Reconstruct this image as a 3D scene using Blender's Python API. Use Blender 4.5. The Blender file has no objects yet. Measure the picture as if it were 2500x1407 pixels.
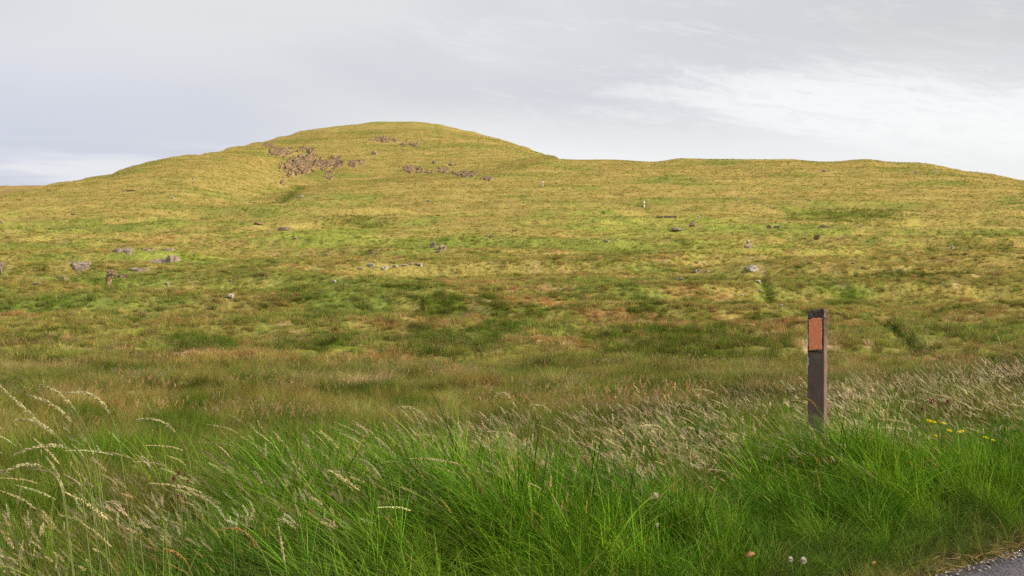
import bpy, math, random
import numpy as np
from mathutils import Vector, Matrix
rad = math.radians
scene = bpy.context.scene
COL = scene.collection
rng = np.random.default_rng(11)
random.seed(5)

# ------------------------------------------------------------------ camera
F = 3472.2            # focal length in photograph pixels (50 mm on a 36 mm frame)
CX, HY, CAMZ = 1250.0, 620.0, 1.67
cam_d = bpy.data.cameras.new("camera")
cam = bpy.data.objects.new("camera", cam_d)
COL.objects.link(cam)
cam_d.lens = 50.0
cam_d.sensor_width = 36.0
cam.location = (0, 0, CAMZ)
cam.rotation_euler = (rad(90), 0, 0)
cam_d.shift_y = -(703.5 - HY) / 2500.0
cam_d.clip_start = 0.1
cam_d.clip_end = 20000
cam_d.dof.use_dof = True
cam_d.dof.focus_distance = 9.5
cam_d.dof.aperture_fstop = 13.0
scene.camera = cam

# ------------------------------------------------------------------ sky, sun, exposure
SUN_AZ, SUN_EL = 108.0, 27.0          # clockwise from the view direction
world = bpy.data.worlds.new("World")
scene.world = world
world.use_nodes = True
def build_world():
    nt = world.node_tree
    N, L = nt.nodes, nt.links
    N.clear()
    out = N.new("ShaderNodeOutputWorld")
    sky = N.new("ShaderNodeTexSky")
    sky.sky_type = 'NISHITA'
    sky.sun_disc = False
    sky.sun_elevation = rad(SUN_EL)
    sky.sun_rotation = rad(SUN_AZ)
    bg_sky = N.new("ShaderNodeBackground")
    bg_sky.inputs[1].default_value = 0.08
    L.new(sky.outputs[0], bg_sky.inputs[0])
    tc = N.new("ShaderNodeTexCoord")
    sep = N.new("ShaderNodeSeparateXYZ")
    L.new(tc.outputs["Generated"], sep.inputs[0])
    def math_(op, a, b=None, c=None, clamp=False):
        n = N.new("ShaderNodeMath"); n.operation = op; n.use_clamp = clamp
        for i, v in enumerate((a, b, c)):
            if v is None: continue
            if isinstance(v, (int, float)): n.inputs[i].default_value = v
            else: L.new(v, n.inputs[i])
        return n.outputs[0]
    def ramp(v, lo, hi, a=0.0, b=1.0):
        n = N.new("ShaderNodeMapRange"); n.interpolation_type = 'SMOOTHSTEP'
        L.new(v, n.inputs[0])
        for i, q in enumerate((lo, hi, a, b)): n.inputs[i + 1].default_value = q
        return n.outputs[0]
    X, Y, Z = sep.outputs
    az = math_('ARCTAN2', X, Y)                    # 0 straight ahead, + to the right
    el = math_('ARCSINE', Z)
    def noise(sx, sy, tilt, scale, detail, rough, off=0.0, dist=0.0):
        c = N.new("ShaderNodeCombineXYZ")
        L.new(math_('MULTIPLY', az, sx), c.inputs[0])
        e2 = math_('MULTIPLY_ADD', az, tilt, el)
        L.new(math_('MULTIPLY', e2, sy), c.inputs[1])
        c.inputs[2].default_value = off
        n = N.new("ShaderNodeTexNoise")
        n.inputs["Scale"].default_value = scale
        n.inputs["Detail"].default_value = detail
        n.inputs["Roughness"].default_value = rough
        n.inputs["Distortion"].default_value = dist
        L.new(c.outputs[0], n.inputs["Vector"])
        return n.outputs["Fac"]
    def mixc(f, a, b):
        n = N.new("ShaderNodeMix"); n.data_type = 'RGBA'
        if isinstance(f, (int, float)): n.inputs[0].default_value = f
        else: L.new(f, n.inputs[0])
        for i, v in ((6, a), (7, b)):
            if isinstance(v, tuple): n.inputs[i].default_value = (*v, 1)
            else: L.new(v, n.inputs[i])
        return n.outputs[2]
    broad = noise(2.2, 7.0, 0.10, 1.0, 3, 0.5, 3.1)
    streak = noise(3.4, 22.0, 0.16, 2.2, 8, 0.66, 9.4, 1.0)
    fine = noise(12.0, 46.0, 0.16, 2.4, 7, 0.66, 1.7, 1.4)
    low = noise(3.0, 40.0, 0.02, 1.2, 5, 0.55, 5.5)
    grey = (0.625, 0.642, 0.690)
    blue = (0.590, 0.620, 0.750)
    pale = (0.750, 0.756, 0.775)
    white = (0.960, 0.962, 0.965)
    base = mixc(ramp(broad, 0.36, 0.66), grey, pale)
    left = math_('MULTIPLY', ramp(az, -0.08, -0.36), ramp(el, 0.17, 0.07))
    base = mixc(math_('MULTIPLY', left, 0.75), base, blue)
    # pale band lying low behind the hill
    horizon = math_('MULTIPLY', ramp(el, 0.115, 0.060), ramp(az, -0.22, -0.06))
    base = mixc(math_('MULTIPLY', horizon, 0.85), base, (0.885, 0.890, 0.895))
    lowb = math_('MULTIPLY', ramp(el, 0.085, 0.058), ramp(low, 0.48, 0.62))
    base = mixc(math_('MULTIPLY', lowb, 0.6), base, (0.89, 0.89, 0.895))
    # bright rift of cloud to the right of the summit
    da = math_('DIVIDE', math_('SUBTRACT', az, 0.275), 0.21)
    de = math_('DIVIDE', math_('SUBTRACT', math_('MULTIPLY_ADD', az, 0.10, el), 0.122), 0.031)
    r2 = math_('ADD', math_('POWER', da, 2), math_('POWER', de, 2))
    lobe = ramp(r2, 1.9, 0.0)
    st = math_('MULTIPLY_ADD', fine, 0.45, math_('MULTIPLY', streak, 0.55))
    rift = math_('MULTIPLY', ramp(math_('MULTIPLY_ADD', lobe, 0.36, st), 0.60, 0.92), lobe, clamp=True)
    base = mixc(math_('MULTIPLY', rift, 0.90, clamp=True), base, white)
    thin = math_('MULTIPLY', ramp(st, 0.48, 0.66), ramp(az, -0.25, 0.12))
    base = mixc(math_('MULTIPLY', thin, 0.55), base, (0.83, 0.835, 0.84))
    dk = math_('MULTIPLY', ramp(el, 0.122, 0.150), ramp(az, 0.02, 0.30))
    base = mixc(math_('MULTIPLY', dk, 0.45), base, (0.575, 0.582, 0.588))
    bg_c = N.new("ShaderNodeBackground")
    L.new(base, bg_c.inputs[0])
    bg_c.inputs[1].default_value = 0.83
    mx = N.new("ShaderNodeMixShader")
    mx.inputs[0].default_value = 0.94
    L.new(bg_sky.outputs[0], mx.inputs[1])
    L.new(bg_c.outputs[0], mx.inputs[2])
    L.new(mx.outputs[0], out.inputs[0])
build_world()

sun_d = bpy.data.lights.new("sun", 'SUN')
sun = bpy.data.objects.new("sun", sun_d)
COL.objects.link(sun)
sun_d.energy = 4.8
sun_d.angle = rad(4.0)
sun_d.color = (1.0, 0.87, 0.68)
to_sun = Vector((math.sin(rad(SUN_AZ)) * math.cos(rad(SUN_EL)), math.cos(rad(SUN_AZ)) * math.cos(rad(SUN_EL)), math.sin(rad(SUN_EL))))
sun.rotation_euler = to_sun.to_track_quat('Z', 'Y').to_euler()

vs = scene.view_settings
vs.view_transform = 'Standard'
vs.look = 'None'
vs.exposure = 0.35
vs.gamma = 1.0
vs.use_curve_mapping = False
scene.render.engine = 'CYCLES'
cy = scene.cycles
cy.use_denoising = False
cy.use_adaptive_sampling = True
cy.adaptive_threshold = 0.02
cy.max_bounces = 4
cy.diffuse_bounces = 2
cy.glossy_bounces = 2
cy.transmission_bounces = 3
cy.transparent_max_bounces = 6
cy.caustics_reflective = False
cy.caustics_refractive = False

# ------------------------------------------------------------------ noise
def _hash(ix, iy, seed):
    h = (ix.astype(np.int64) * 374761393 + iy.astype(np.int64) * 668265263 + seed * 974634777) & 0xFFFFFFFF
    h = ((h ^ (h >> 13)) * 1274126177) & 0xFFFFFFFF
    return (h ^ (h >> 16)) & 0xFFFFFFFF
def gnoise(x, y, seed=0):
    x = np.asarray(x, float); y = np.asarray(y, float)
    ix = np.floor(x); iy = np.floor(y)
    fx = x - ix; fy = y - iy
    ux = fx * fx * fx * (fx * (fx * 6 - 15) + 10); uy = fy * fy * fy * (fy * (fy * 6 - 15) + 10)
    def g(dx, dy):
        a = _hash(ix + dx, iy + dy, seed) * (2 * math.pi / 4294967296.0)
        return np.cos(a) * (fx - dx) + np.sin(a) * (fy - dy)
    a = g(0, 0) * (1 - ux) + g(1, 0) * ux
    b = g(0, 1) * (1 - ux) + g(1, 1) * ux
    return (a * (1 - uy) + b * uy) * 1.41
def fbm(x, y, oct=4, seed=0, gain=0.5):
    s = 0; a = 1.0; t = 0
    for i in range(oct):
        s = s + a * gnoise(x * 2 ** i + 17.3 * i, y * 2 ** i - 9.1 * i, seed + i * 7)
        t += a; a *= gain
    return s / t
def sstep(a, b, x):
    t = np.clip((np.asarray(x, float) - a) / (b - a), 0, 1)
    return t * t * (3 - 2 * t)

# ------------------------------------------------------------------ the lie of the land
P0 = np.array([2.2, 7.37]); TV = np.array([0.717, 0.697]); NV = np.array([-0.697, 0.717])   # road edge: point, direction, normal into the verge
def road_s(x, y): return NV[0] * (x - P0[0]) + NV[1] * (y - P0[1])
def road_q(x, y): return TV[0] * (x - P0[0]) + TV[1] * (y - P0[1])
def verge_z(x, y):
    s = road_s(x, y); q = road_q(x, y)
    lift = 0.10 + 0.10 * (1 - sstep(-2.0, 0.4, q))
    return -0.045 + (0.045 + lift) * sstep(0.0, 1.1, s) + 0.02 * fbm(x * 2.2, y * 2.2, 2, 3) * sstep(0.1, 0.6, s)

SKY_X = [-3000, -900, -300, 0, 60, 120, 200, 270, 330, 385, 470, 590, 640, 700, 765, 830, 905, 955, 1000, 1040, 1070, 1150, 1250, 1330, 1375, 1440, 1540, 1600, 1660, 1780, 1850, 1935, 2000, 2050, 2120, 2165, 2240, 2330, 2420, 2500, 2700, 3100, 3800, 6000]
SKY_Y = [600, 545, 500, 479, 466, 450, 437, 424, 402, 391, 383, 356, 347, 332, 314, 308, 298, 297, 294, 298, 303, 321, 349, 375, 390, 391, 392, 395, 388, 391, 393, 390, 394, 395, 389, 397, 399, 412, 424, 436, 455, 480, 520, 600]
def skyline(u):
    us = np.linspace(-3200, 6200, 9401)
    v = np.interp(us, SKY_X, SKY_Y)
    k = np.exp(-0.5 * (np.arange(-40, 41) / 9.0) ** 2); k /= k.sum()
    v = np.convolve(np.pad(v, 40, 'edge'), k, 'valid')
    return np.interp(u, us, v)
_ty = [1160, 1120, 1000, 900, 800, 700, 620, 560, 500, 440, 400, 360, 294, 260]
_td = [12.0, 14.0, 24.0, 42.0, 74.0, 122.0, 178.0, 234.0, 298.0, 365.0, 415.0, 465.0, 545.0, 580.0]
_ys = np.linspace(240, 1180, 941)
_ld = np.interp(_ys, _ty[::-1], np.log(_td[::-1]))
_k = np.exp(-0.5 * (np.arange(-90, 91) / 26.0) ** 2); _k /= _k.sum()
_padl = _ld[0] + (_ld[0] - _ld[1]) * np.arange(90, 0, -1); _padr = _ld[-1] + (_ld[-1] - _ld[-2]) * np.arange(1, 91)
_ld = np.convolve(np.concatenate([_padl, _ld, _padr]), _k, 'valid')
def fold_y(u): return np.interp(u, [560, 650, 690, 800, 1000, 1200, 1380], [520, 503, 492, 470, 449, 430, 391])
def depth(u, yp):
    ys = skyline(u)
    d = np.exp(np.interp(yp, _ys, _ld))
    a = sstep(420, 760, u) * (1 - sstep(1330, 1385, u))
    d = d * (1 + 0.20 * a * sstep(0, 26, fold_y(u) - yp))
    d = d * (1 + 0.09 * np.clip(1 - (yp - ys) / 46.0, 0, 1) ** 2)
    return d
# linear features: drains running down the field, with the sheep path on the hill
LINES = [([(1830, 676), (1862, 715), (1896, 752)], 0.42, 0.28), ([(2125, 775), (2180, 812), (2262, 872)], 0.34, 0.6), ([(1555, 486), (1572, 508), (1640, 575), (1690, 640)], 0.8, 0.12),
         ([(1060, 300), (1072, 350)], 1.0, 0.10), ([(672, 500), (705, 478), (735, 452)], 2.2, 0.35)]
def line_ground():
    out = []
    for pts, wid, dep in LINES:
        p = np.array(pts, float)
        t = np.linspace(0, 1, 60)
        tt = np.linspace(0, 1, len(p))
        u = np.interp(t, tt, p[:, 0]); yp = np.interp(t, tt, p[:, 1])
        d = depth(u, yp)
        out.append((np.stack([(u - CX) / F * d, d], 1), wid, dep))
    return out
LG = line_ground()
def line_mask(x, y):
    m = np.zeros_like(x)
    for pts, wid, dep in LG:
        lo = pts.min(0) - 5; hi = pts.max(0) + 5
        sel = np.where((x > lo[0]) & (x < hi[0]) & (y > lo[1]) & (y < hi[1]))[0]
        if not len(sel): continue
        d2 = np.full(len(sel), 1e9)
        for i in range(len(pts) - 1):
            a, b = pts[i], pts[i + 1]; ab = b - a
            px = x[sel] - a[0]; py = y[sel] - a[1]
            t = np.clip((px * ab[0] + py * ab[1]) / (ab @ ab), 0, 1)
            d2 = np.minimum(d2, (px - t * ab[0]) ** 2 + (py - t * ab[1]) ** 2)
        m[sel] = np.maximum(m[sel], np.exp(-d2 / wid ** 2) * dep)
    return m
def relief(x, y):
    R = np.hypot(x, y)
    far = sstep(14, 120, R)
    z = 0.9 * far * fbm(x / 42 + 3, y / 30, 3, 21)
    t1 = gnoise(x / 46 + 0.5 * y / 30, y / 13, 33); t2 = gnoise(x / 22 + 9, y / (6.5 + 9 * sstep(250, 450, R)), 35)
    z = z + far * (0.85 * (sstep(-.12, .10, t1) - .5) * (1 + .4 * (1 - sstep(200, 350, R)) * gnoise(x / 9, y / 9, 36)) * (1 + .45 * sstep(60, 120, R) * (1 - sstep(250, 340, R)) - .75 * sstep(270, 380, R)) + .46 * t2)                 # soil-creep terraces along the slope
    z = z + 0.42 * sstep(11, 30, R) * (1 - .97 * sstep(180, 330, R)) * fbm(x / 4.2, y / 3.0, 2, 44)
    t = fbm(x / 1.5, y / 1.2, 2, 55); near_ = 1 - sstep(130, 260, R)
    z = z + 0.16 * near_ * sstep(10, 24, R) * np.abs(t) * (1.6 - 1.25 * far)
    z = z + 0.06 * near_ * sstep(10, 30, R) * (1 - .8 * far) * gnoise(x / 0.45, y / 0.45, 66)
    return z - line_mask(np.asarray(x, float), np.asarray(y, float))
def field_z(u, yp, d): return CAMZ - (yp - HY) / F * d
def ground_xyz(u, yp, extra=0.0):
    """Ground point seen along a column and row of the photograph, with the relief on it."""
    u = np.atleast_1d(np.asarray(u, float)); yp = np.atleast_1d(np.asarray(yp, float))
    d = depth(u, yp)
    x = (u - CX) / F * d; y = d
    zf = field_z(u, yp, d) + relief(x, y)
    w = sstep(3.0, 8.5, road_s(x, y))
    z = verge_z(x, y) * (1 - w) + zf * w
    return np.stack([x, y, z + extra], 1)
def seen_row(px, py):
    """Row to ask the ground for so that, bumps and hollows included, the point stands where the photograph has it."""
    c = np.arange(1158.0, float(skyline(px)) + .6, -.8)
    p = ground_xyz(np.full(len(c), px), c)
    row = HY + F * (CAMZ - p[:, 2]) / p[:, 1]
    env = np.minimum.accumulate(row)
    i = int(np.argmax(env <= py)) if (env <= py).any() else int(np.argmin(row))
    return float(c[i])
def G(px, py, extra=0.0):
    return Vector(ground_xyz(px, seen_row(px, py), extra)[0])
def verge_point(px, s):
    k = (px - CX) / F
    y = (s + 3.751) / (0.717 - 0.697 * k)
    return k * y, y

# ------------------------------------------------------------------ what grows where
GOLD = np.array([.455, .325, .115]); OLIVE = np.array([.255, .235, .060]); GREEN = np.array([.165, .225, .042])
BROWN = np.array([.375, .205, .085]); RUSH = np.array([.070, .110, .010]); BUFF = np.array([.60, .42, .24])
BRIGHT = np.array([.270, .315, .058])
PATCH = [(200, 1060, 60, 14, .8, 2), (1350, 1000, 90, 13, .8, 2), (1650, 990, 70, 11, .7, 2), (650, 1045, 50, 12, .8, 2), (300, 930, 90, 12, .7, 2), (1250, 935, 80, 11, .7, 2), (2250, 950, 80, 11, .8, 2), (120, 985, 70, 12, .7, 2), (1020, 1030, 60, 11, .7, 2),
    (700, 952, 90, 8, .7, 3), (1720, 965, 90, 8, .6, 3), (1250, 1020, 120, 9, .5, 4), (160, 905, 140, 12, .5, 4), (2100, 880, 120, 12, .5, 4),  # photograph spots where the sward is lush or rushy: x, y, half width, half height, strength, palette
    (800, 585, 120, 22, .8, 1), (140, 560, 160, 22, .5, 0), (1600, 560, 220, 40, .40, 1), (1080, 770, 70, 20, .8, 2), (1200, 763, 40, 12, .7, 2), (1580, 765, 40, 22, .8, 2),
    (500, 845, 75, 18, .9, 2), (815, 832, 22, 8, .9, 2), (1090, 850, 110, 28, .85, 2), (1230, 815, 60, 12, .5, 2), (880, 985, 95, 22, .9, 2), (435, 1105, 60, 22, 1.0, 2),
    (60, 835, 120, 14, .6, 2), (170, 760, 200, 24, .6, 0), (600, 690, 220, 30, .45, 0), (1480, 720, 160, 26, .6, 0), (1890, 720, 60, 14, .30, 0), (2230, 690, 130, 14, .7, 2),
    (2180, 830, 120, 40, .5, 0), (1750, 620, 160, 20, .5, 1), (2080, 530, 150, 22, .6, 2), (2400, 600, 120, 14, .5, 2), (1000, 600, 200, 14, .3, 1), (2440, 905, 60, 22, .8, 2),
    (1700, 850, 200, 40, .55, 2), (740, 738, 35, 10, .8, 2), (470, 640, 120, 20, .4, 1), (860, 545, 90, 18, .5, 2), (1590, 930, 60, 14, .8, 2), (480, 1025, 25, 8, .8, 2), (650, 975, 60, 12, .6, 2),
    (870, 968, 75, 7, .9, 3), (470, 958, 28, 8, .8, 3), (365, 958, 40, 8, .6, 3), (265, 1040, 45, 14, .8, 4), (1500, 948, 60, 10, .7, 4), (1060, 800, 260, 14, .4, 4), (1500, 800, 300, 14, .4, 4),
    (560, 880, 160, 26, .4, 4), (900, 880, 160, 30, .4, 4), (1160, 963, 70, 8, .6, 4), (520, 765, 240, 20, .35, 4)]
PAL = [GREEN, BRIGHT, RUSH, BUFF, BROWN]
def veg(x, y, u, yp):
    """Colour of the sward: bents, mat grass, rushes, moss and bare brown stalks mixed by the ground's own patchiness."""
    n1 = fbm(x / 26, y / 26, 4, 101, .55); n2 = fbm(x / 7.5, y / 5.0, 4, 112, .6); n3 = fbm(x / 1.9, y / 1.4, 3, 123, .6); n4 = fbm(x / 11 + 40, y / 6, 4, 134, .6); n5 = fbm(x / .8, y / .9, 2, 138) * (1 - sstep(60, 140, y)); n3 = n3 * (1 - .85 * sstep(220, 420, y))
    up = sstep(860, 450, yp)
    mid = np.exp(-((yp - 565) / 75.0) ** 2)
    hill = sstep(0, 14, fold_y(u) - yp) * sstep(300, 600, u)
    c = OLIVE[None] * np.ones((len(x), 1))
    def mix(c, col, w): w = np.clip(w, 0, 1)[:, None]; return c * (1 - w) + col[None] * w
    c = mix(c, GOLD, up * (.52 + .9 * n2 + .5 * n3))
    c = mix(c, BROWN, (1 - up) * sstep(.0, .34, n4 + .5 * n3) * (.85 - .30 * sstep(800, 950, yp)))
    c = mix(c, np.array([.165, .215, .026]), (.48 + .9 * n3 + .9 * n2) * sstep(800, 920, yp))
    c = mix(c, BUFF * .85, (1 - up) * sstep(.22, .40, fbm(x / 4.5 + 30, y / 2.2, 4, 147) + .3 * n5) * .75)
    c = mix(c, GREEN, sstep(.04, .30, n1 + .45 * n2 + .3 * n3 - .03 * up + .08 * mid) * (.85 - .25 * up))
    c = mix(c, BRIGHT, mid * sstep(.0, .4, n2 + .35 * n3) * .55)
    c = mix(c, RUSH, sstep(.12, .30, fbm(x / 5.5 + 9, y / 2.8, 4, 145, .55) + .35 * n3) * (.86 - .50 * up))
    c = mix(c, BROWN, up * sstep(.15, .5, n4 + .4 * n3) * .35)
    c = mix(c, OLIVE, hill * sstep(-.1, .4, n1 + n3 * .6) * .35)
    for px, py, w, h, k, pal in PATCH:
        sel = np.where((np.abs(u - px) < 2.2 * w) & (np.abs(yp - py) < 2.2 * h))[0]
        if not len(sel): continue
        r = ((u[sel] - px) / w) ** 2 + ((yp[sel] - py) / h) ** 2
        wt = k * sstep(1.3, .3, r + 2.2 * n2[sel] + 2.0 * n3[sel] + 1.2 * n5[sel])
        c[sel] = mix(c[sel], PAL[pal], wt)
    lm = line_mask(x, y)
    c = mix(c, RUSH, np.clip(lm * (1.9 + 2.5 * n3), 0, .9))
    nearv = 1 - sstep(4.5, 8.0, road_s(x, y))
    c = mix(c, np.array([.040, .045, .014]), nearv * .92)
    return c * ((1 + (.42 - .2 * up) * n5) * (.82 + .18 * sstep(860, 560, yp)))[:, None]  # tone lowered down the field, partly in place of cloud shade

# ------------------------------------------------------------------ object helpers
def tag(o, label=None, cat=None, group=None, kind=None):
    for k, v in (("label", label), ("category", cat), ("group", group), ("kind", kind)):
        if v: o[k] = v
    return o
def link(name, me, mat=None, parent=None):
    o = bpy.data.objects.new(name, me)
    COL.objects.link(o)
    if mat:
        me.materials.append(mat)
    if parent: o.parent = parent
    return o
def mesh_np(name, verts, faces, smooth=False):
    """verts (N,3); faces (M,3) or (M,4)"""
    me = bpy.data.meshes.new(name)
    verts = np.asarray(verts, np.float32); faces = np.asarray(faces, np.int32)
    k = faces.shape[1]
    me.vertices.add(len(verts)); me.vertices.foreach_set("co", verts.ravel())
    me.loops.add(faces.size); me.loops.foreach_set("vertex_index", faces.ravel())
    me.polygons.add(len(faces))
    me.polygons.foreach_set("loop_start", np.arange(0, faces.size, k, dtype=np.int32))
    me.polygons.foreach_set("loop_total", np.full(len(faces), k, np.int32))
    if smooth: me.polygons.foreach_set("use_smooth", np.ones(len(faces), bool))
    me.update(calc_edges=True)
    return me
def set_attr(me, name, typ, data):
    a = me.attributes.new(name, typ, 'POINT')
    key = {'FLOAT': 'value', 'INT': 'value', 'FLOAT_VECTOR': 'vector', 'FLOAT_COLOR': 'color'}[typ]
    a.data.foreach_set(key, np.ascontiguousarray(data, np.int32 if typ == 'INT' else np.float32).ravel())
class Geo:
    """Collects triangles and quads (as triangles) with a per-vertex value into one mesh."""
    def __init__(s): s.v = []; s.f = []; s.b = []; s.n = 0
    def add(s, v, f, b=0.0):
        v = np.asarray(v, float); f = np.asarray(f, int)
        s.v.append(v); s.f.append(f + s.n); s.b.append(np.full(len(v), b) if np.isscalar(b) else np.asarray(b)); s.n += len(v)
    def arrays(s): return np.concatenate(s.v), np.concatenate(s.f), np.concatenate(s.b)
    def mesh(s, name, smooth=False):
        v, f, b = s.arrays(); me = mesh_np(name, v, f, smooth); set_attr(me, "bv", 'FLOAT', b); return me

# ------------------------------------------------------------------ materials
def new_mat(name):
    m = bpy.data.materials.new(name); m.use_nodes = True
    return m, m.node_tree.nodes, m.node_tree.links
def sock(L, n, i, v):
    if isinstance(v, tuple): n.inputs[i].default_value = (*v, 1) if len(v) == 3 else v
    elif isinstance(v, (int, float)): n.inputs[i].default_value = v
    else: L.new(v, n.inputs[i])
def n_mix(N, L, f, a, b, mode='MIX'):
    n = N.new("ShaderNodeMix"); n.data_type = 'RGBA'; n.blend_type = mode
    sock(L, n, 0, f); sock(L, n, 6, a); sock(L, n, 7, b); return n.outputs[2]
def n_noise(N, L, vec, scale, detail=4, rough=.55):
    n = N.new("ShaderNodeTexNoise"); n.inputs["Scale"].default_value = scale; n.inputs["Detail"].default_value = detail; n.inputs["Roughness"].default_value = rough
    if vec is not None: L.new(vec, n.inputs["Vector"])
    return n.outputs["Fac"]
def n_ramp(N, L, v, lo, hi, a=0., b=1.):
    n = N.new("ShaderNodeMapRange"); n.interpolation_type = 'SMOOTHSTEP'; L.new(v, n.inputs[0])
    for i, q in enumerate((lo, hi, a, b)): n.inputs[i + 1].default_value = q
    return n.outputs[0]
def n_attr(N, name, typ='GEOMETRY'):
    n = N.new("ShaderNodeAttribute"); n.attribute_name = name; n.attribute_type = typ; return n
def grass_mat(name, dry=(.36, .26, .10), trans=.32, dry_from=.86, rough=.55, spec=.25, stem=None, lo=.45, hi=1.55):
    m, N, L = new_mat(name)
    b = N["Principled BSDF"]
    t = n_attr(N, "tint", 'INSTANCER'); bv = n_attr(N, "bv")
    f = n_ramp(N, L, bv.outputs["Fac"], 0., 1., lo, hi)
    cmb = N.new("ShaderNodeVectorMath"); cmb.operation = 'SCALE'
    L.new(t.outputs["Color"], cmb.inputs[0]); L.new(f, cmb.inputs["Scale"])
    c = n_mix(N, L, n_ramp(N, L, bv.outputs["Fac"], dry_from, dry_from + .05), cmb.outputs[0], dry)
    if stem: c = n_mix(N, L, n_ramp(N, L, bv.outputs["Fac"], .46, .48), stem, c)
    L.new(c, b.inputs["Base Color"]); b.inputs["Roughness"].default_value = rough; b.inputs["Specular IOR Level"].default_value = spec
    tr = N.new("ShaderNodeBsdfTranslucent"); L.new(c, tr.inputs[0])
    mx = N.new("ShaderNodeMixShader"); mx.inputs[0].default_value = trans
    L.new(b.outputs[0], mx.inputs[1]); L.new(tr.outputs[0], mx.inputs[2]); L.new(mx.outputs[0], N["Material Output"].inputs[0])
    return m
def flat_mat(name, col, rough=.7, var=.25, scale=30, trans=0.0):
    m, N, L = new_mat(name)
    b = N["Principled BSDF"]; tc = N.new("ShaderNodeTexCoord")
    v = n_noise(N, L, tc.outputs["Object"], scale, 3)
    c = n_mix(N, L, n_ramp(N, L, v, .3, .7), tuple(q * (1 - var) for q in col), tuple(min(1, q * (1 + var)) for q in col))
    L.new(c, b.inputs["Base Color"]); b.inputs["Roughness"].default_value = rough; b.inputs["Specular IOR Level"].default_value = .25
    if trans:
        tr = N.new("ShaderNodeBsdfTranslucent"); L.new(c, tr.inputs[0]); mx = N.new("ShaderNodeMixShader"); mx.inputs[0].default_value = trans
        L.new(b.outputs[0], mx.inputs[1]); L.new(tr.outputs[0], mx.inputs[2]); L.new(mx.outputs[0], N["Material Output"].inputs[0])
    return m
def ground_mat():
    m, N, L = new_mat("moor_turf")
    b = N["Principled BSDF"]; tc = N.new("ShaderNodeTexCoord"); o = tc.outputs["Object"]
    v = n_attr(N, "veg")
    n1 = n_noise(N, L, o, 3.4, 7, .78); n2 = n_noise(N, L, o, .55, 5, .6)
    f = N.new("ShaderNodeMath"); f.operation = 'MULTIPLY'
    L.new(n_ramp(N, L, n1, .30, .70, .40, 1.50), f.inputs[0]); L.new(n_ramp(N, L, n2, .3, .7, .86, 1.14), f.inputs[1])
    s = N.new("ShaderNodeVectorMath"); s.operation = 'SCALE'; L.new(v.outputs["Color"], s.inputs[0]); L.new(f.outputs[0], s.inputs["Scale"])
    L.new(s.outputs[0], b.inputs["Base Color"]); b.inputs["Roughness"].default_value = 1.0; b.inputs["Specular IOR Level"].default_value = .0
    return m
def rock_mat(name, a, c, lichen=.35):
    m, N, L = new_mat(name)
    b = N["Principled BSDF"]; tc = N.new("ShaderNodeTexCoord"); o = tc.outputs["Object"]
    n1 = n_noise(N, L, o, 1.1, 6, .65); n2 = n_noise(N, L, o, 5.0, 5, .7); n3 = n_noise(N, L, o, 1.5, 5, .65)
    col = n_mix(N, L, n_ramp(N, L, n1, .41, .58), a, c)
    col = n_mix(N, L, n_ramp(N, L, n2, .56, .66, 0, lichen), col, (.50, .47, .40))
    col = n_mix(N, L, n_ramp(N, L, n3, .52, .62, 0, .85), col, (.050, .040, .024))
    L.new(col, b.inputs["Base Color"]); b.inputs["Roughness"].default_value = .92; b.inputs["Specular IOR Level"].default_value = .2
    bp = N.new("ShaderNodeBump"); bp.inputs["Strength"].default_value = .8; bp.inputs["Distance"].default_value = .15; L.new(n2, bp.inputs["Height"]); L.new(bp.outputs[0], b.inputs["Normal"])
    return m
M_GROUND = ground_mat()
M_BLADE = grass_mat("green_blade", dry=(.36, .30, .07), dry_from=.93, trans=.26, spec=.10)
M_TUFT = grass_mat("moor_blade", dry=(.36, .23, .09), dry_from=.93, trans=.25, rough=.8, spec=.05, lo=.70, hi=1.30)
M_SEED = grass_mat("seed_panicle", dry=(.48, .40, .28), dry_from=.80, trans=.48, rough=.9, spec=.05, stem=(.27, .26, .085))
M_ROCK = rock_mat("grey_rock", (.20, .15, .105), (.38, .30, .22))
M_DARKROCK = rock_mat("crag_rock", (.090, .058, .030), (.37, .245, .125), .10)  # dark and light tones spread wide to paint shadow contrast into the crags
M_PALE = rock_mat("pale_rock", (.33, .30, .255), (.50, .46, .41), .35)
M_PEAT = flat_mat("peat", (.060, .040, .022), .95, .5, 4)

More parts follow.
